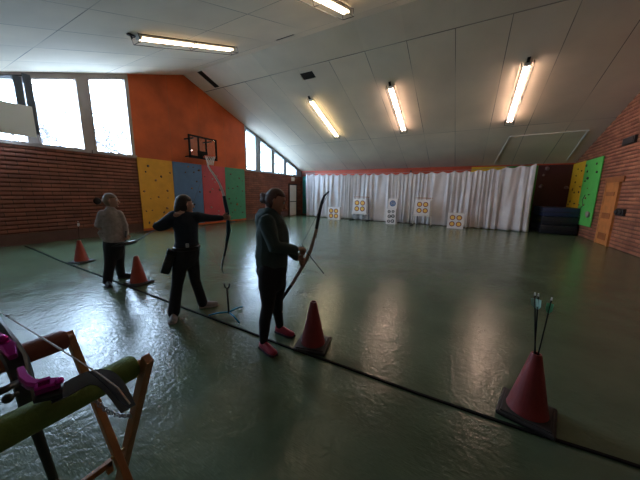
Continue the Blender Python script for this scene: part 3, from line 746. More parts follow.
def arrow(tip, nockp, label, fl, group, name='arrow', vane=.022, thick=.0042):
    tip, nockp = V(tip), V(nockp); d = (nockp - tip).normalized()
    root = thing(name, label, 'arrow', tip, 0, group)
    b = MB(); b.tube([tip, nockp], thick, 7); b.build('shaft', M['matte'], root)
    b = MB(); b.tube([nockp - d * .002, nockp + d * .018], [.0055, .004], 7); b.build('nock', M['nock'], root)
    b = MB(); b.tube([tip - d * .025, tip], [.001, .005], 7); b.build('point', M['steel'], root)
    e = d.orthogonal().normalized(); f = d.cross(e)
    for k in range(3):
        a = k * 2.094 + .4; o = e * math.cos(a) + f * math.sin(a); s = d.cross(o) * .0012
        b = MB(); q0, q1 = nockp - d * .105, nockp - d * .025
        b.prism([q0 - s, q0 + d * .03 + o * vane - s, q1 + o * vane - s, q1 - s], s * 2); b.build('fletching', fl, root)
    return root
def in_cone(c, u, v, dz, label, fl, group):
    """arrow standing in the cone mouth, leaning so that its nock sits on this line of sight"""
    q = ray(u, v); F = V((FW.x, FW.y, 0)); t = (F.dot(c - V((CAM.x, CAM.y, 0))) + dz) / F.dot(q); nk = CAM + q * t
    mouth = V((c.x, c.y, .49)); d = (mouth - nk).normalized(); n2 = nk
    side = V((nk.x - c.x, nk.y - c.y, 0)).normalized() * .012
    mouth = mouth + side; d = (mouth - nk).normalized()
    arrow(nk + d * min(.74, (nk.z - .06) / -d.z), nk, label, fl, group)
in_cone(cn[3], 535, 295, -.02, 'arrow with pale green vanes in the near cone, left one of three', M['flet_c'], 'arrows in the near cone')
in_cone(cn[3], 538.5, 296, .03, 'arrow with pale green vanes in the near cone, middle of three', M['flet_c'], 'arrows in the near cone')
in_cone(cn[3], 551.5, 300, .0, 'arrow with bright green vanes leaning right in the near cone', M['flet_g'], 'arrows in the near cone')
in_cone(cn[0], 78, 222, .0, 'arrow with white vanes standing in the farthest cone', M['flet_w'], 'arrows in the far cone')

# ================================================================== BOW STAND
bs = at_z(229, 317)
root = thing('bow_stand', 'small black bow stand with blue tripod legs on the floor beside the drawing archer', 'bow stand', bs)
b = MB(); b.tube([bs + V((0, 0, .05)), bs + V((-.01, 0, .40))], .012, 8); b.build('pole', M['black'], root, True)
for s in (-1, 1):
    b = MB(); b.tube([bs + V((-.01, 0, .39)), bs + V((-.01, 0, .41)) + RT * (.025 * s), bs + V((-.01, 0, .46)) + RT * (.035 * s)], .009, 8); b.build('prong', M['black'], root, True)
for (u, v), m in (((239.5, 323.5), 'stand_b'), ((242, 307.5), 'stand_b'), ((209, 316), 'stand_b')):
    e = at_z(u, v); e.z = .012; b = MB(); b.tube([bs + V((0, 0, .07)), bs.lerp(e, .5) + V((0, 0, .045)), e], .010, 7); b.build('leg', M[m], root, True)

# ================================================================== PEOPLE
class Fig:
    """a figure standing at base; J gives the point on a line of sight, b metres behind the plane through the base"""
    def __init__(s, base): s.base = V((base.x, base.y, 0))
    def J(s, u, v, b=0.0):
        d = ray(u, v); F = V((FW.x, FW.y, 0)); t = F.dot(s.base) / F.dot(d); return CAM + d * (t + b / math.hypot(d.x, d.y))
def limb(mb, pts, rads, sd=(0, 0, 1), flat=1.0): mb.chain([(p, r, r * flat, V(sd)) for p, r in zip(pts, rads)])
def hand(mb, wr, d, pn, ts, curl=.9, k=1.0):
    d = V(d).normalized(); pn = V(pn); pn = (pn - d * pn.dot(d)).normalized(); c = d.cross(pn); ts = c if V(ts).dot(c) > 0 else -c
    mb.chain([(wr - d * .02 * k, .026 * k, .02 * k, ts), (wr + d * .03 * k, .034 * k, .019 * k, ts), (wr + d * .085 * k, .040 * k, .015 * k, ts)], 12)
    for i, L in enumerate((.92, 1.05, 1.0, .8)):
        p = wr + d * .085 * k + ts * ((.030 - .020 * i) * k); pts = [p - d * .02 * k, p]; ang = 0
        for sl, f in zip((.040, .027, .022), (.8, 1.0, .7)):
            ang += curl * f; p = p + (d * math.cos(ang) + pn * math.sin(ang)) * (sl * L * k); pts.append(p)
        limb(mb, pts, [.0105 * k, .0098 * k, .0092 * k, .0085 * k, .0075 * k], ts)
    t0 = wr + d * .025 * k + ts * .026 * k; t1 = t0 + (d * .6 + ts * .75).normalized() * .04 * k; t2 = t1 + (d * .9 + ts * .1 + pn * .45).normalized() * .035 * k
    limb(mb, [t0, t1, t2], [.014 * k, .0115 * k, .009 * k], ts)

def foot(mb, heel, d):
    d = V(d).normalized(); limb(mb, [heel + d * .05 + V((0, 0, .055)), heel + d * .11 + V((0, 0, .045)), heel + d * .17 + V((0, 0, .035))], [.026, .022, .016])
def head_frame(f, tilt):
    f = V(f).normalized(); s = f.cross(V((0, 0, 1))).normalized()
    u = s.cross(f).normalized(); a = tilt
    f2 = f * math.cos(a) - u * math.sin(a); u2 = u * math.cos(a) + f * math.sin(a)
    return f2, u2, s
def head(mb, c, fr, k=1.0):
    f, u, s = fr
    t = bmesh.new(); bmesh.ops.create_uvsphere(t, u_segments=24, v_segments=16, radius=1)
    for v in t.verts:
        x, y, z = v.co                                   # x side, y front, z up
        jaw = max(0, -z); W = .076 * (1 - .28 * jaw ** 1.5); D = .094 * (1 - .12 * jaw)
        yy = y * D + (.012 * jaw if y > 0 else .006 - .02 * jaw) - (0.012 * max(0, y - .6) * (1 if -.1 < z < .35 else 0))
        v.co = c + (s * (x * W) + f * yy + u * (z * .112)) * k
    mb.absorb(t)
    limb(mb, [c + (f * .088 + u * .022) * k, c + (f * .098 - u * .004) * k, c + (f * .108 - u * .024) * k], [.008 * k, .011 * k, .014 * k], s)
    limb(mb, [c + (f * .082 - u * .054 - s * .018) * k, c + (f * .089 - u * .054) * k, c + (f * .082 - u * .054 + s * .018) * k], [.008 * k] * 3, u)
    limb(mb, [c + (f * .070 - u * .085) * k, c + (f * .080 - u * .090) * k], [.020 * k, .016 * k], s)
    for g in (-1, 1):
        limb(mb, [c + (s * g * .073 - f * .008 - u * .03) * k, c + (s * g * .082 - f * .014 + u * .005) * k, c + (s * g * .078 - f * .016 + u * .028) * k], [.010 * k, .015 * k, .011 * k], f)
def face_parts(c, fr, k, parent, hairm):
    f, u, s = fr
    for g in (-1, 1):
        b = MB(); b.ball(c + (f * .078 + s * g * .031 + u * .018) * k, .012 * k, n=10); b.build('eye', M['white'], parent, True)
        b = MB(); b.ball(c + (f * .0885 + s * g * .031 + u * .018) * k, .0045 * k, n=8); b.build('pupil', M['black'], parent, True)
        b = MB(); b.tube([c + (f * .086 + s * g * .018 + u * .038) * k, c + (f * .085 + s * g * .034 + u * .043) * k, c + (f * .072 + s * g * .05 + u * .036) * k], .004 * k, 6); b.build('eyebrow', hairm, parent, True)
    b = MB(); b.tube([c + (f * .083 - u * .054 - s * .022) * k, c + (f * .0955 - u * .055) * k, c + (f * .083 - u * .054 + s * .022) * k], .004 * k, 6); b.build('lips', mat('lips', (.38, .14, .12), .5), parent, True)
def hair_cap(mb, c, fr, k=1.0, low=-.35, fringe=.45):
    """skull cap of hair leaving the face open"""
    f, u, s = fr
    t = bmesh.new(); bmesh.ops.create_uvsphere(t, u_segments=28, v_segments=20, radius=1)
    for v in t.verts:
        x, y, z = v.co; r = 1.0
        face = y > .15 and z < fringe + .25 * (1 - abs(x)) * 0
        if face: r = .70
        if z < low: r *= .86
        v.co = c + (s * (x * .090 * r) + f * (y * .104 * r - .010) + u * (z * .122 * r + .006)) * k
    mb.absorb(t)
def shoe(root, heel, d, L, m, sm, wid=.092, label=None):
    """sole with an upper that rises to the ankle"""
    d = V(d); d.z = 0; d.normalize(); sd = V((-d.y, d.x, 0))
    secs = ((0, .30, .075), (.08, .40, .085), (.25, .43, .085), (.45, .46, .068), (.65, .52, .052), (.82, .50, .045), (.94, .38, .038), (1.0, .2, .03))
    b = MB(); rings = []; n = 14
    for t, wf, h in secs:
        c = heel + d * (t * L) + V((0, 0, .022)); ring = []
        for k in range(n):
            a = 2 * math.pi * k / n; x = math.cos(a) * wid * wf; z = math.sin(a); zz = h * z if z > 0 else 0.006 * z
            ring.append(b.bm.verts.new(c + sd * x * (1 if z < .2 else 1 - .25 * z) + V((0, 0, zz))))
        rings.append(ring)
    b._quad_ring(rings); o = b.build('shoe', m, root, True)
    b = MB(); rings = []
    for t, wf, h in secs:
        c = heel + d * (t * L * 1.02 - .003); w2 = wid * wf + .004
        rings.append([b.bm.verts.new(c + sd * x + V((0, 0, z))) for x, z in ((-w2, .002), (w2, .002), (w2, .026), (-w2, .026))])
    b._quad_ring(rings); b.build('sole', sm, o)
    return o
# ---------------------------------------------------------------- nearest archer, looking down at her bow
def near_archer():
    base = at_z(270, 345); base.z = 0; F = Fig(base); J = F.J
    root = thing('person', 'person in dark green hoodie and pink shoes looking down at a lowered bow', 'person', base, 0, 'archers on the shooting line')
    rt = V((RT.x, RT.y, 0)).normalized(); dp = V((-rt.y, rt.x, 0))
    sd = (dp * .92 - rt * .38).normalized()            # shoulder axis
    hc = J(275.5, 201.5, 0); fr = head_frame(rt * .97 + dp * .10, .38)
    tors = [(273, 268, .155, .150), (271.5, 256, .175, .165), (273, 245, .165, .165), (272.5, 234, .160, .165), (271, 224, .175, .140), (268.5, 217, .150, .105), (268.5, 212, .075, .070)]
    T = [(J(u, v), a, f_, sd) for u, v, a, f_ in tors]
    hipA, hipB = J(268.5, 270, -.09), J(277, 270, .10)
    heelA, heelB = at_z(261, 346.5), at_z(276.5, 331.5)
    ankA, ankB = heelA + V((.05, -.012, .09)), heelB + V((.05, 0, .09))
    kneA, kneB = J(268, 305, -.09), J(277.5, 299, .13)
    shA, elA, wrA, haA = J(266.5, 221, -.17), J(274.5, 247, -.25), J(294.5, 249.5, -.12), J(301, 248.5, -.04)
    shB, elB, wrB, haB = J(277, 220, .17), J(284, 246, .22), J(296.5, 257, .10), J(303.5, 260.5, .05)
    # body, one continuous skin
    mb = MB()
    for t in (T,): mb.chain([(p, a - .02, f_ - .02, s) for p, a, f_, s in t])
    nk = J(269.5, 212); mb.chain([(nk - V((0, 0, .03)), .056, .056, sd), (J(271.5, 207), .052, .054, sd), (hc - fr[1] * .05 - fr[0] * .02, .052, .056, sd)])
    head(mb, hc, fr, 1.02)
    limb(mb, [hipA, kneA, ankA], [.088, .055, .036], sd); limb(mb, [hipB, kneB, ankB], [.088, .055, .036], sd)
    limb(mb, [shA, elA, wrA], [.05, .042, .027]); limb(mb, [shB, elB, wrB], [.05, .042, .027])
    hand(mb, wrA + (haA - wrA) * .15, haA - wrA, dp * -.2 + V((0, 0, -1)), -sd * 0 + V((0, 0, 0)) + dp * -1, 1.0)
    hand(mb, wrB + (haB - wrB) * .2, haB - wrB, -dp * .9 + V((0, 0, -.3)), V((0, 0, 1)), 1.15)
    foot(mb, heelA, (1, -.25, 0)); foot(mb, heelB, (1, 0, 0))
    body = mb.fuse('body', M['skin'], root, .007, 3)
    face_parts(hc, fr, 1.02, body, M['hair_b'])
    # hair with bun
    mb = MB(); hair_cap(mb, hc, fr, 1.02, fringe=.5)
    bun = J(266.8, 198.5, 0); mb.ball(bun, .058, .058, .055); mb.ball(bun - rt * .035 + V((0, 0, .025)), .034); mb.ball(bun - rt * .04 - V((0, 0, .02)), .03); mb.ball(bun + rt * .012 + V((0, 0, -.03)), .036)
    mb.fuse('hair', M['hair_b'], root, .007, 2)
    # hoodie
    mb = MB(); mb.chain([(p, a, f_, s) for p, a, f_, s in T[0:6]])
    mb.chain([(J(272, 270), .150, .148, sd), (J(272, 263), .172, .164, sd)])
    limb(mb, [shA + V((0, 0, -.01)), shA.lerp(elA, .5), elA, elA.lerp(wrA, .5), wrA], [.078, .072, .066, .056, .044])
    limb(mb, [shB + V((0, 0, -.01)), shB.lerp(elB, .5), elB, elB.lerp(wrB, .5), wrB], [.076, .07, .062, .054, .044])
    # fallen hood: thick roll behind and around the neck
    ring = []
    for k in range(11):
        a = math.pi * (.10 + 1.80 * k / 10); ring.append(J(268.8, 214.5) + rt * (.075 * math.cos(a)) + sd * (.085 * math.sin(a)) + V((0, 0, -.025 * math.cos(a))))
    limb(mb, ring, [.018, .022, .026, .030, .034, .036, .034, .030, .026, .022, .018], (0, 0, 1))
    mb.chain([(J(262.5, 211.5), .075, .030, sd), (J(260, 216), .095, .045, sd), (J(258.8, 222), .085, .040, sd), (J(259, 228), .05, .025, sd)])
    hd = mb.fuse('hoodie', M['hood'], root, .010, 4)
    # leggings
    mb = MB(); mb.chain([(J(272.5, 262), .168, .152, sd), (J(271.5, 271), .165, .158, sd), (J(272.5, 281), .150, .128, sd)])
    limb(mb, [hipA, J(268, 286, -.09), kneA, kneA.lerp(ankA, .45) - rt * .012, ankA], [.100, .096, .066, .062, .046], sd)
    limb(mb, [hipB, J(278, 284, .11), kneB, kneB.lerp(ankB, .45) - rt * .012, ankB], [.100, .092, .064, .058, .044], sd)
    mb.fuse('leggings', M['pant'], root, .010, 4)
    shoe(root, heelA, (1, -.25, 0), .255, M['shoe_r'], M['sole'], .10); shoe(root, heelB, (1, .0, 0), .25, M['shoe_r'], M['sole'], .10)
    # bow
    g = V((haB.x, haB.y, haB.z)) + (haB - wrB).normalized() * .03
    def B(u, v, b): return J(u, v, b)
    bw = thing('recurve_bow', 'wooden recurve bow with black limbs held low by the person in the hoodie', 'bow', g, 0, 'recurve bows')
    up = [B(316.3, 229, .09), B(318, 220, .10), B(320, 210, .12), B(322, 202, .14), B(324.3, 196, .16), B(329, 191.2, .18)]
    lo = [B(291.7, 284.5, .17), B(286, 293, .20), B(280, 302, .22), B(273.5, 311, .25), B(266, 318, .27), B(259, 320, .28)]
    ris = [up[0], B(313.5, 240, .08), B(310.5, 250, .07), B(306.5, 259.5, .07), B(302.5, 266, .09), B(297.5, 275, .13), lo[0]]
    nb = -(dp * .35 + rt * .9)
    b = MB(); b.ribbon(ris, [.034, .036, .034, .030, .034, .036, .034], [.03, .032, .04, .034, .04, .032, .03], rt); b.build('riser', M['riser_w'], bw, 'auto')
    b = MB(); b.ribbon([ris[0] - (up[1] - up[0])] + up, [.036, .034, .033, .031, .028, .024, .012], [.02, .02, .017, .014, .012, .01, .008], dp); b.build('upper_limb', M['limb_k'], bw, 'auto')
    b = MB(); b.ribbon(lo, [.034, .033, .03, .026, .022, .012], [.02, .017, .014, .012, .01, .008], dp); b.build('lower_limb', M['limb_k'], bw, 'auto')
    b = MB(); b.tube([up[-1] + V((0, 0, -.01)), J(302.5, 243, -.02), lo[-1]], .0025, 5); b.build('bowstring', M['string_d'], bw)
    arrow(J(323.8, 273.5, .22), J(302, 246, -.02), thick=.0065, label='dark arrow nocked on the lowered bow, pointing down at the floor', fl=M['flet_w'], group=None, vane=.012)
near_archer()

# ---------------------------------------------------------------- archer at full draw
def draw_archer():
    base = at_z(187, 315); base.z = 0; F = Fig(base); J = F.J
    root = thing('person', 'archer in dark navy top and black trousers at full draw with hip quiver', 'person', base, 0, 'archers on the shooting line')
    dp = V((base.x, base.y, 0)).normalized(); rt = V((dp.y, -dp.x, 0))
    sd = (rt * .86 + dp * .5).normalized()             # shoulder axis runs to the target
    hc = J(184.8, 205, .0); fr = head_frame(rt * .93 + dp * .36, .02)
    tors = [(186, 258, .155, .125), (186.5, 250, .160, .128), (187, 241, .140, .115), (186.5, 231, .145, .118), (185.5, 222, .165, .11), (185, 217, .150, .085), (185, 214, .06, .06)]
    T = [(J(u, v), a, f_, sd) for u, v, a, f_ in tors]
    hipA, hipB = J(180.5, 258, -.06), J(191.5, 258, .07)
    heelA, heelB = at_z(174.8, 316), at_z(199, 308)
    ankA, ankB = heelA + V((.039, -.032, .09)), heelB + V((.03, .04, .09))
    kneA, kneB = J(177.5, 284, -.06), J(195, 280, .14)
    shA, elA, wrA = J(174.5, 217, -.09), J(157.5, 227.5, -.20), J(177.5, 214.2, -.13)
    shB, elB, wrB = J(196.5, 217, .09), J(209.5, 218, .26), J(221.5, 218, .40)
    haA, haB = J(187, 214, -.02), J(226.5, 217.5, .44)
    mb = MB(); mb.chain([(p, a - .02, f_ - .015, s) for p, a, f_, s in T])
    mb.chain([(J(185, 217), .055, .055, sd), (J(184.6, 211.5), .05, .052, sd), (hc - V((0, 0, .04)), .05, .055, sd)])
    head(mb, hc, fr, 1.0)
    limb(mb, [hipA, kneA, ankA], [.085, .054, .036], sd); limb(mb, [hipB, kneB, ankB], [.085, .054, .036], sd)
    limb(mb, [shA, elA, wrA], [.05, .043, .028]); limb(mb, [shB, elB, wrB], [.05, .040, .027])
    hand(mb, wrA, haA - wrA, dp + rt * .3, V((0, 0, 1)), 1.1); hand(mb, wrB, haB - wrB, -dp + rt * .5, V((0, 0, 1)), 1.1)
    foot(mb, heelA, (.75, -.62, 0)); foot(mb, heelB, (.6, .8, 0))
    body = mb.fuse('body', M['skin'], root, .007, 3)
    face_parts(hc, fr, 1.0, body, M['hair_k'])
    mb = MB(); hair_cap(mb, hc, fr, 1.02, fringe=.4, low=-.6); limb(mb, [hc - fr[0] * .07 - fr[1] * .02, hc - fr[0] * .085 - fr[1] * .10, hc - fr[0] * .07 - fr[1] * .15], [.055, .045, .03], sd)
    mb.fuse('hair', M['hair_k'], root, .007, 2)
    mb = MB(); mb.chain([(p, a, f_, s) for p, a, f_, s in T[1:6]]); mb.chain([(J(185, 216), .07, .07, sd), (J(184.8, 212.8), .062, .062, sd)])
    limb(mb, [shA, shA.lerp(elA, .5) + V((0, 0, -.012)), elA, elA.lerp(wrA, .55), elA.lerp(wrA, .72)], [.082, .076, .066, .050, .044])
    limb(mb, [shB, shB.lerp(elB, .5), elB, elB.lerp(wrB, .5), wrB], [.072, .058, .05, .044, .036])
    mb.fuse('jumper', M['navy'], root, .010, 4)
    mb = MB(); mb.chain([(J(187, 246), .152, .128, sd), (J(186.5, 252), .166, .136, sd), (J(186, 259), .160, .128, sd)])
    limb(mb, [hipA, J(179.3, 272, -.06), kneA, kneA.lerp(ankA, .5), ankA - V((0, 0, .02))], [.094, .084, .068, .068, .072], sd)
    limb(mb, [hipB, J(193.5, 269, .10), kneB, kneB.lerp(ankB, .5), ankB - V((0, 0, .02))], [.092, .080, .066, .064, .068], sd)
    mb.fuse('trousers', M['pant'], root, .010, 4)
    b = MB()
    n = 28; rings = []
    for dz, k in ((-.022, 1.0), (-.02, 1.03), (.02, 1.03), (.022, 1.0)):
        c = J(187, 247.5); fwd = sd.cross(V((0, 0, 1)))
        rings.append([b.bm.verts.new(c + sd * (.160 * k * math.cos(2 * math.pi * i / n)) + fwd * (.136 * k * math.sin(2 * math.pi * i / n)) + V((0, 0, dz))) for i in range(n)])
    b._quad_ring(rings); belt = b.build('belt', M['blackm'], root, 'auto')
    b = MB(); p = J(187.3, 245.5, -.15); b.obox(p, (.035, .02, .05), Matrix.Rotation(.6, 3, 'Z'), .004); b.build('buckle', M['steel'], belt)
    shoe(root, heelA, (.75, -.62, 0), .25, M['shoe_t'], M['sole_w']); shoe(root, heelB, (.6, .8, 0), .25, M['shoe_t'], M['sole_w'])
    # hip quiver
    qt, qb = J(172.5, 251, -.16), J(164.5, 273.5, -.20)
    q = thing('hip_quiver', 'dark hip quiver hanging from the belt of the archer at full draw', 'quiver', qb)
    b = MB(); b.beam(qb, qt, .105, .07, side=rt, bev=.02); b.build('pouch', M['black'], q, 'auto')
    b = MB(); b.beam(qt + (qt - qb).normalized() * -.05, qt + (qt - qb).normalized() * .01, .115, .085, side=rt, bev=.01); b.build('rim', M['blackm'], q)
    b = MB(); b.beam(qt, J(176, 247, -.08), .03, .012, side=rt); b.build('hanger_strap', M['rubber'], q)
    b = MB(); m = qb.lerp(qt, .45); b.obox(m - dp * .045, (.07, .02, .09), Matrix.Rotation(math.atan2(rt.y, rt.x), 3, 'Z'), .006); b.build('pocket', M['rubber'], q)
    # bow
    bw = thing('recurve_bow', 'teal recurve bow with pale limbs drawn upright by the archer in navy', 'bow', haB, 0, 'recurve bows')
    BD = .48
    up = [J(224, 196, BD), J(222, 189.5, BD), J(219, 182.5, BD), J(214.5, 175.5, BD), J(210.5, 170, BD), J(208.2, 166, BD), J(207.8, 162, BD)]
    lo = [J(227, 241, BD), J(226, 248, BD), J(224.2, 256, BD), J(222.5, 263, BD), J(221.8, 268, BD), J(222.3, 271, BD), J(224.3, 273.2, BD)]
    ris = [up[0], J(225.5, 204, BD), J(227.3, 212, BD), J(228, 219, BD), J(228.4, 227, BD), J(228.2, 234, BD), lo[0]]
    b = MB(); b.ribbon(ris, [.045, .05, .055, .04, .055, .05, .045], [.04, .05, .06, .045, .065, .055, .04], dp); b.build('riser', M['bow_dark'], bw, 'auto')
    b = MB(); b.ribbon(up, [.05, .048, .045, .042, .038, .032, .018], [.03, .026, .022, .02, .018, .015, .01], rt); b.build('upper_limb', M['limb_w'], bw, 'auto')
    b = MB(); b.ribbon(lo, [.05, .048, .045, .042, .038, .030, .016], [.034, .03, .026, .022, .018, .014, .01], rt); ll = b.build('lower_limb', M['limb_k'], bw, 'auto')
    b = MB(); b.ribbon(lo[2:5], [.047, .045, .041], [.028, .025, .021], rt); b.build('limb_band', M['limb_m'], ll, 'auto')
    nk = J(189, 215.5, .03)
    b = MB(); b.tube([up[-1], nk, lo[-1]], .0015, 5); b.build('bowstring', M['string_d'], bw)
    b = MB(); s0 = J(228, 222, BD); b.tube([s0, s0 + rt * .10 + dp * .02], .010, 7); b.tube([J(228.2, 230, BD), J(231.5, 230.5, BD)], .012, 7); b.build('sight', M['bow_blue'], bw)
    arrow(J(231, 216.8, BD + .02), nk, 'arrow drawn back on the teal bow of the archer in navy', M['flet_w'], None, vane=.014)
draw_archer()

# ---------------------------------------------------------------- farthest archer waiting
def far_archer():
    base = at_z(113, 283); base.z = 0; F = Fig(base); J = F.J
    root = thing('person', 'person with short fair hair in grey knitted sweater, holding a bow low', 'person', base, 0, 'archers on the shooting line')
    dp = V((base.x, base.y, 0)).normalized(); rt = V((dp.y, -dp.x, 0))
    sd = (rt * .72 + dp * .69).normalized()
    hc = J(111, 201, .0); fr = head_frame(rt * .97 - dp * .22, .0)
    tors = [(114, 245, .145, .130), (114, 239, .150, .135), (113.3, 231, .145, .135), (112.2, 222, .150, .130), (111.3, 215, .150, .110), (110.8, 211.5, .11, .08), (110.5, 209, .065, .065)]
    T = [(J(u, v), a, f_, sd) for u, v, a, f_ in tors]
    hipA, hipB = J(110.5, 246, -.08), J(118, 246, .08)
    heelA, heelB = at_z(107.5, 284), at_z(118.5, 278)
    ankA, ankB = heelA + V((.048, -.012, .09)), heelB + V((.035, .036, .09))
    kneA, kneB = J(110, 265, -.09), J(119, 261, .08)
    shA, elA, wrA, haA = J(103, 214, -.08), J(98.8, 226.5, -.15), J(103.5, 237, -.12), J(106.5, 241.5, -.08)
    shB, elB, wrB, haB = J(118.5, 214, .10), J(124.5, 225.5, .14), J(126, 234, .08), J(127.5, 239.5, .06)
    mb = MB(); mb.chain([(p, a - .025, f_ - .025, s) for p, a, f_, s in T])
    mb.chain([(J(110.6, 212), .055, .055, sd), (J(110.6, 207), .05, .052, sd), (hc - V((0, 0, .04)), .05, .055, sd)])
    head(mb, hc, fr, 1.02)
    limb(mb, [hipA, kneA, ankA], [.088, .055, .037], sd); limb(mb, [hipB, kneB, ankB], [.088, .055, .037], sd)
    limb(mb, [shA, elA, wrA], [.05, .042, .028]); limb(mb, [shB, elB, wrB], [.05, .042, .028])
    hand(mb, wrA, haA - wrA, rt * .8 + dp * .3, rt + dp * .5, .7); hand(mb, wrB, haB - wrB, -dp * .8 - rt * .3, rt, 1.15)
    foot(mb, heelA, (.95, -.25, 0)); foot(mb, heelB, (.7, .72, 0))
    body = mb.fuse('body', M['skin'], root, .007, 3)
    face_parts(hc, fr, 1.02, body, M['hair_g'])
    mb = MB(); hair_cap(mb, hc, fr, 1.04, fringe=.42, low=-.25); mb.fuse('hair', M['hair_g'], root, .007, 2)
    mb = MB(); mb.chain([(p, a, f_, s) for p, a, f_, s in T[0:6]]); mb.chain([(J(110.6, 211), .075, .075, sd), (J(110.6, 208.5), .068, .066, sd)])
    mb.chain([(J(114.3, 239.5), .165, .150, sd), (J(114, 235.5), .160, .150, sd)])
    limb(mb, [shA, shA.lerp(elA, .5), elA, elA.lerp(wrA, .5), wrA], [.074, .070, .064, .055, .046])
    limb(mb, [shB, shB.lerp(elB, .5), elB, elB.lerp(wrB, .5), wrB], [.072, .068, .060, .052, .046])
    sw = mb.fuse('sweater', M['sweat'], root, .010, 4)
    mb = MB(); mb.chain([(J(114, 241), .160, .148, sd), (J(114.3, 248), .165, .150, sd), (J(114.5, 254), .150, .125, sd)])
    limb(mb, [hipA, J(110.8, 256, -.08), kneA, kneA.lerp(ankA, .5), ankA - V((0, 0, .03))], [.102, .096, .080, .074, .070], sd)
    limb(mb, [hipB, J(118.8, 254, .08), kneB, kneB.lerp(ankB, .5), ankB - V((0, 0, .03))], [.102, .094, .078, .070, .066], sd)
    mb.fuse('trousers', M['pant'], root, .010, 4)
    shoe(root, heelA, (.95, -.25, 0), .27, M['shoe_k'], M['sole']); shoe(root, heelB, (.7, .72, 0), .28, M['shoe_k'], M['sole'])
    # bow held low, lying nearly flat, limbs towards the targets
    bw = thing('recurve_bow', 'black bow held low and level by the person in the grey sweater', 'bow', haB, 0, 'recurve bows')
    g = haB + V((0, 0, -.04))
    ris = [J(124.8, 244.5, -.10), J(128, 243.5, -.02), J(132, 242.5, .10), J(135.5, 241.3, .2)]
    b = MB(); b.ribbon(ris, .05, [.05, .06, .06, .045], V((0, 0, 1))); b.build('riser', M['black'], bw, 'auto')
    up = [J(135, 241.5, .19), J(139, 239.5, .35), J(144, 236.3, .55), J(149, 233, .75), J(153.5, 230.8, .92), J(156.5, 230.2, 1.0)]
    b = MB(); b.ribbon(up, [.034, .030, .026, .022, .018, .012], [.016, .014, .012, .01, .008, .007], V((0, 0, 1))); b.build('upper_limb', M['matte'], bw, 'auto')
    lo = [J(125.2, 244.5, -.09), J(122, 245.5, -.25), J(118, 246.5, -.42), J(114, 247, -.56), J(111, 246.5, -.64)]
    b = MB(); b.ribbon(lo, [.04, .036, .03, .024, .014], [.016, .014, .012, .009, .007], V((0, 0, 1))); b.build('lower_limb', M['matte'], bw, 'auto')
    b = MB(); b.tube([up[-1], lo[-1]], .002, 5); b.build('bowstring', M['string_d'], bw)
    b = MB(); b.tube([J(126, 231, .04), J(125.8, 241, .02)], .014, 8); b.build('stabiliser', M['black'], bw, True)
far_archer()

# ================================================================== FOREGROUND BOW RACK
def rack():
    zt = .93
    A = at_y(68, 332, .44); Bp = at_y(148, 358, .485)              # leg tops near the right end of the rails
    gx = at_z(122, 372, zt).x; rx = at_z(60, 341, zt).x
    gy1 = .468; ry1 = .412
    hin = V((-1.29, .46, .42)); y2 = -1.0
    root = thing('bow_rack', 'folding wooden bow rack with green and red foam rails in the left foreground', 'bow rack', (hin.x, -.3, 0))
    ftA = V((hin.x + (hin.x - A.x) * .42 / (A.z - .42), .44, .0)); ftB = V((hin.x + (hin.x - Bp.x) * .42 / (Bp.z - .42), .485, .0))
    for dy in (0, y2 - .45):
        for top, ft, yy in ((A, ftA, .44), (Bp, ftB, .485)):
            b = MB(); a = V((top.x, yy + dy, top.z)); c = V((ft.x, yy + dy, .0))
            b.beam(c, a, .042, .030, side=(1, 0, 0), bev=.004); b.build('leg', M['legwood'], root)
    b = MB(); b.tube([(hin.x, .418, .42), (hin.x, .51, .42)], .008, 10); b.build('pivot_bolt', M['brass'], root, True)
    # stretchers at hinge height
    b = MB(); b.beam((hin.x - .02, .425, .385), (hin.x - .02, y2, .385), .028, .022, side=(0, 0, 1), bev=.004); b.build('stretcher', M['legwood'], root)
    b = MB(); b.beam((hin.x - .02, .412, .34), (hin.x - .02, .412, .40), .022, .022, side=(1, 0, 0)); b.build('stretcher_bracket', M['legwood'], root)
    for x, y1, m, r, nm in ((gx, gy1, 'foamg', .046, 'green foam rail'), (rx, ry1, 'foamr', .045, 'red foam rail')):
        b = MB(); n = 10; pts = [V((x, y2 - .1, zt)), V((x, y1 - .012, zt)), V((x, y1, zt))]
        b.tube(pts, [r, r, r * .82], 22); o = b.build('foam_rail', M[m], root, 'auto'); o['label'] = nm
        b = MB(); b.tube([(x, y1 - .02, zt), (x, y1 + .022, zt)], .014, 10); b.build('dowel', M['legwood'], root)
    # chain between the legs
    on = lambda top, z, y: V((top.x + (hin.x - top.x) * (top.z - z) / (top.z - .42), y, z))
    a, c = on(A, .66, .43), on(Bp, .66, .465)
    N = 15
    for k in range(N):
        t0, t1 = k / N, (k + 1.25) / N
        sag = lambda t: a.lerp(c, t) - V((0, 0, .035 * math.sin(math.pi * min(t, 1))))
        p, q = sag(t0), sag(t1); d = (q - p); L = d.length; d.normalize(); s = V((0, 1, 0)) if k % 2 else V((0, 0, 1)); s = (s - d * s.dot(d)).normalized(); mid = (p + q) / 2
        b = MB(); b.tube([mid + d * (L * .5 * math.cos(2 * math.pi * i / 10)) + s * (.009 * math.sin(2 * math.pi * i / 10)) for i in range(10)], .0028, 5, closed=True); b.build('chain_link', M['steel'], root, True)
rack()

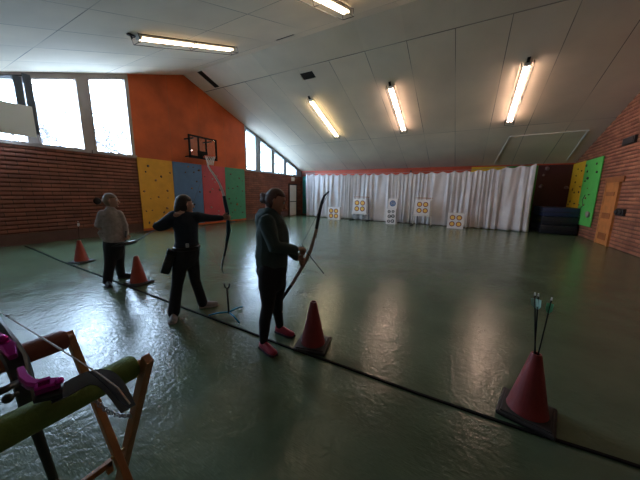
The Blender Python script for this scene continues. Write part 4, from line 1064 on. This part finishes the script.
def lying_bow():
    Z = at_z
    root = thing('recurve_bow', 'magenta and black recurve bow lying across the foam rails of the rack', 'bow', Z(30, 390, .98), 0, 'recurve bows')
    # limb from the pocket over the green rail to its tip
    path = [Z(50, 396, .995), (Z(62, 392, .992)), Z(74, 385, .993), Z(86, 378.5, .996), Z(97, 376, .996), Z(107, 379, .990), Z(115, 387, .975), Z(122, 398, .955), Z(128.5, 409, .935)]
    sm = []
    for i in range(len(path) - 1):
        for k in range(4): sm.append(path[i].lerp(path[i + 1], k / 4))
    sm.append(path[-1])
    for _ in range(4): sm = [sm[0]] + [(sm[i - 1] + sm[i] * 2 + sm[i + 1]) / 4 for i in range(1, len(sm) - 1)] + [sm[-1]]
    n = len(sm); wd = [.062 - .022 * (i / (n - 1)) ** 3 for i in range(n)]
    b = MB(); b.ribbon(sm, wd, .006, V((.25, -.1, 1))); b.build('limb', M['limb_g'], root, 'auto')
    b = MB(); b.tube([Z(130, 404, .95), Z(118, 388, 1.0), Z(100, 374.5, 1.012), Z(60, 349, 1.03), Z(0, 312, 1.06), Z(-60, 276, 1.09)], .0022, 6); st = b.build('bowstring', M['string_w'], root)
    b = MB(); b.tube([Z(61, 349.6, 1.03), Z(40, 336.6, 1.04)], .0034, 6); b.build('serving', M['nock'], st)
    b = MB(); b.ball(Z(7, 316, 1.056), .006); b.build('nocking_point', M['black'], st)
    # riser
    ris = [Z(-30, 290, 1.14), Z(-6, 325, 1.10), Z(8, 346, 1.06), Z(17, 361, 1.03), Z(22, 376, .985), Z(26, 392, .94), Z(29, 406, .90)]
    b = MB(); b.ribbon(ris, [.05, .05, .055, .055, .05, .045, .04], [.035, .04, .04, .045, .045, .04, .035], V((.3, -.3, 1))); b.build('riser', M['black'], root, 'auto')
    b = MB(); b.ribbon([Z(-8, 335, 1.12), Z(2, 343, 1.105), Z(9, 348, 1.10), Z(13, 357, 1.085)], [.034, .038, .036, .02], [.02, .03, .03, .02], V((.2, 0, 1))); b.ball(Z(3, 339, 1.125), .014); b.build('limb_pocket', M['magenta'], root, 'auto')
    b = MB(); b.ribbon([Z(21, 371, 1.06), Z(24, 379, 1.055), Z(31, 384, 1.05), Z(40, 384.5, 1.05)], [.018, .022, .022, .022], [.03, .03, .028, .024], V((.2, 0, 1)))
    b.ribbon([Z(36, 389, 1.045), Z(49, 385, 1.045), Z(61, 382.5, 1.04)], [.036, .036, .032], [.028, .03, .022], V((.2, 0, 1)))
    b.ribbon([Z(38, 383.5, 1.062), Z(50, 380, 1.06)], [.016, .015], .02, V((.2, 0, 1))); b.ball(Z(59.5, 381, 1.055), .011)
    b.build('limb_pocket', M['magenta'], root, 'auto')
    b = MB(); b.ribbon([Z(38, 395, 1.02), Z(50, 392.5, 1.02), Z(63, 389.5, 1.015)], [.05, .05, .048], .02, V((.2, 0, 1))); b.build('limb_butt', M['black'], root, 'auto')
    b = MB(); b.tube([ris[-1], Z(36, 430, .80), Z(54, 480, .40), Z(60, 500, .28)], .0145, 10); b.build('stabiliser', M['black'], root, True)
    b = MB(); b.tube([Z(-12, 396, 1.0), Z(6, 389, .995), Z(18, 383, .99)], .012, 8); b.build('side_rod', M['black'], root, True)
    b = MB(); b.tube([Z(8, 398, .98), Z(19, 393, .98)], .007, 8); b.ball(Z(8, 398.5, .98), .014); b.build('knob', M['black'], root, True)
lying_bow()
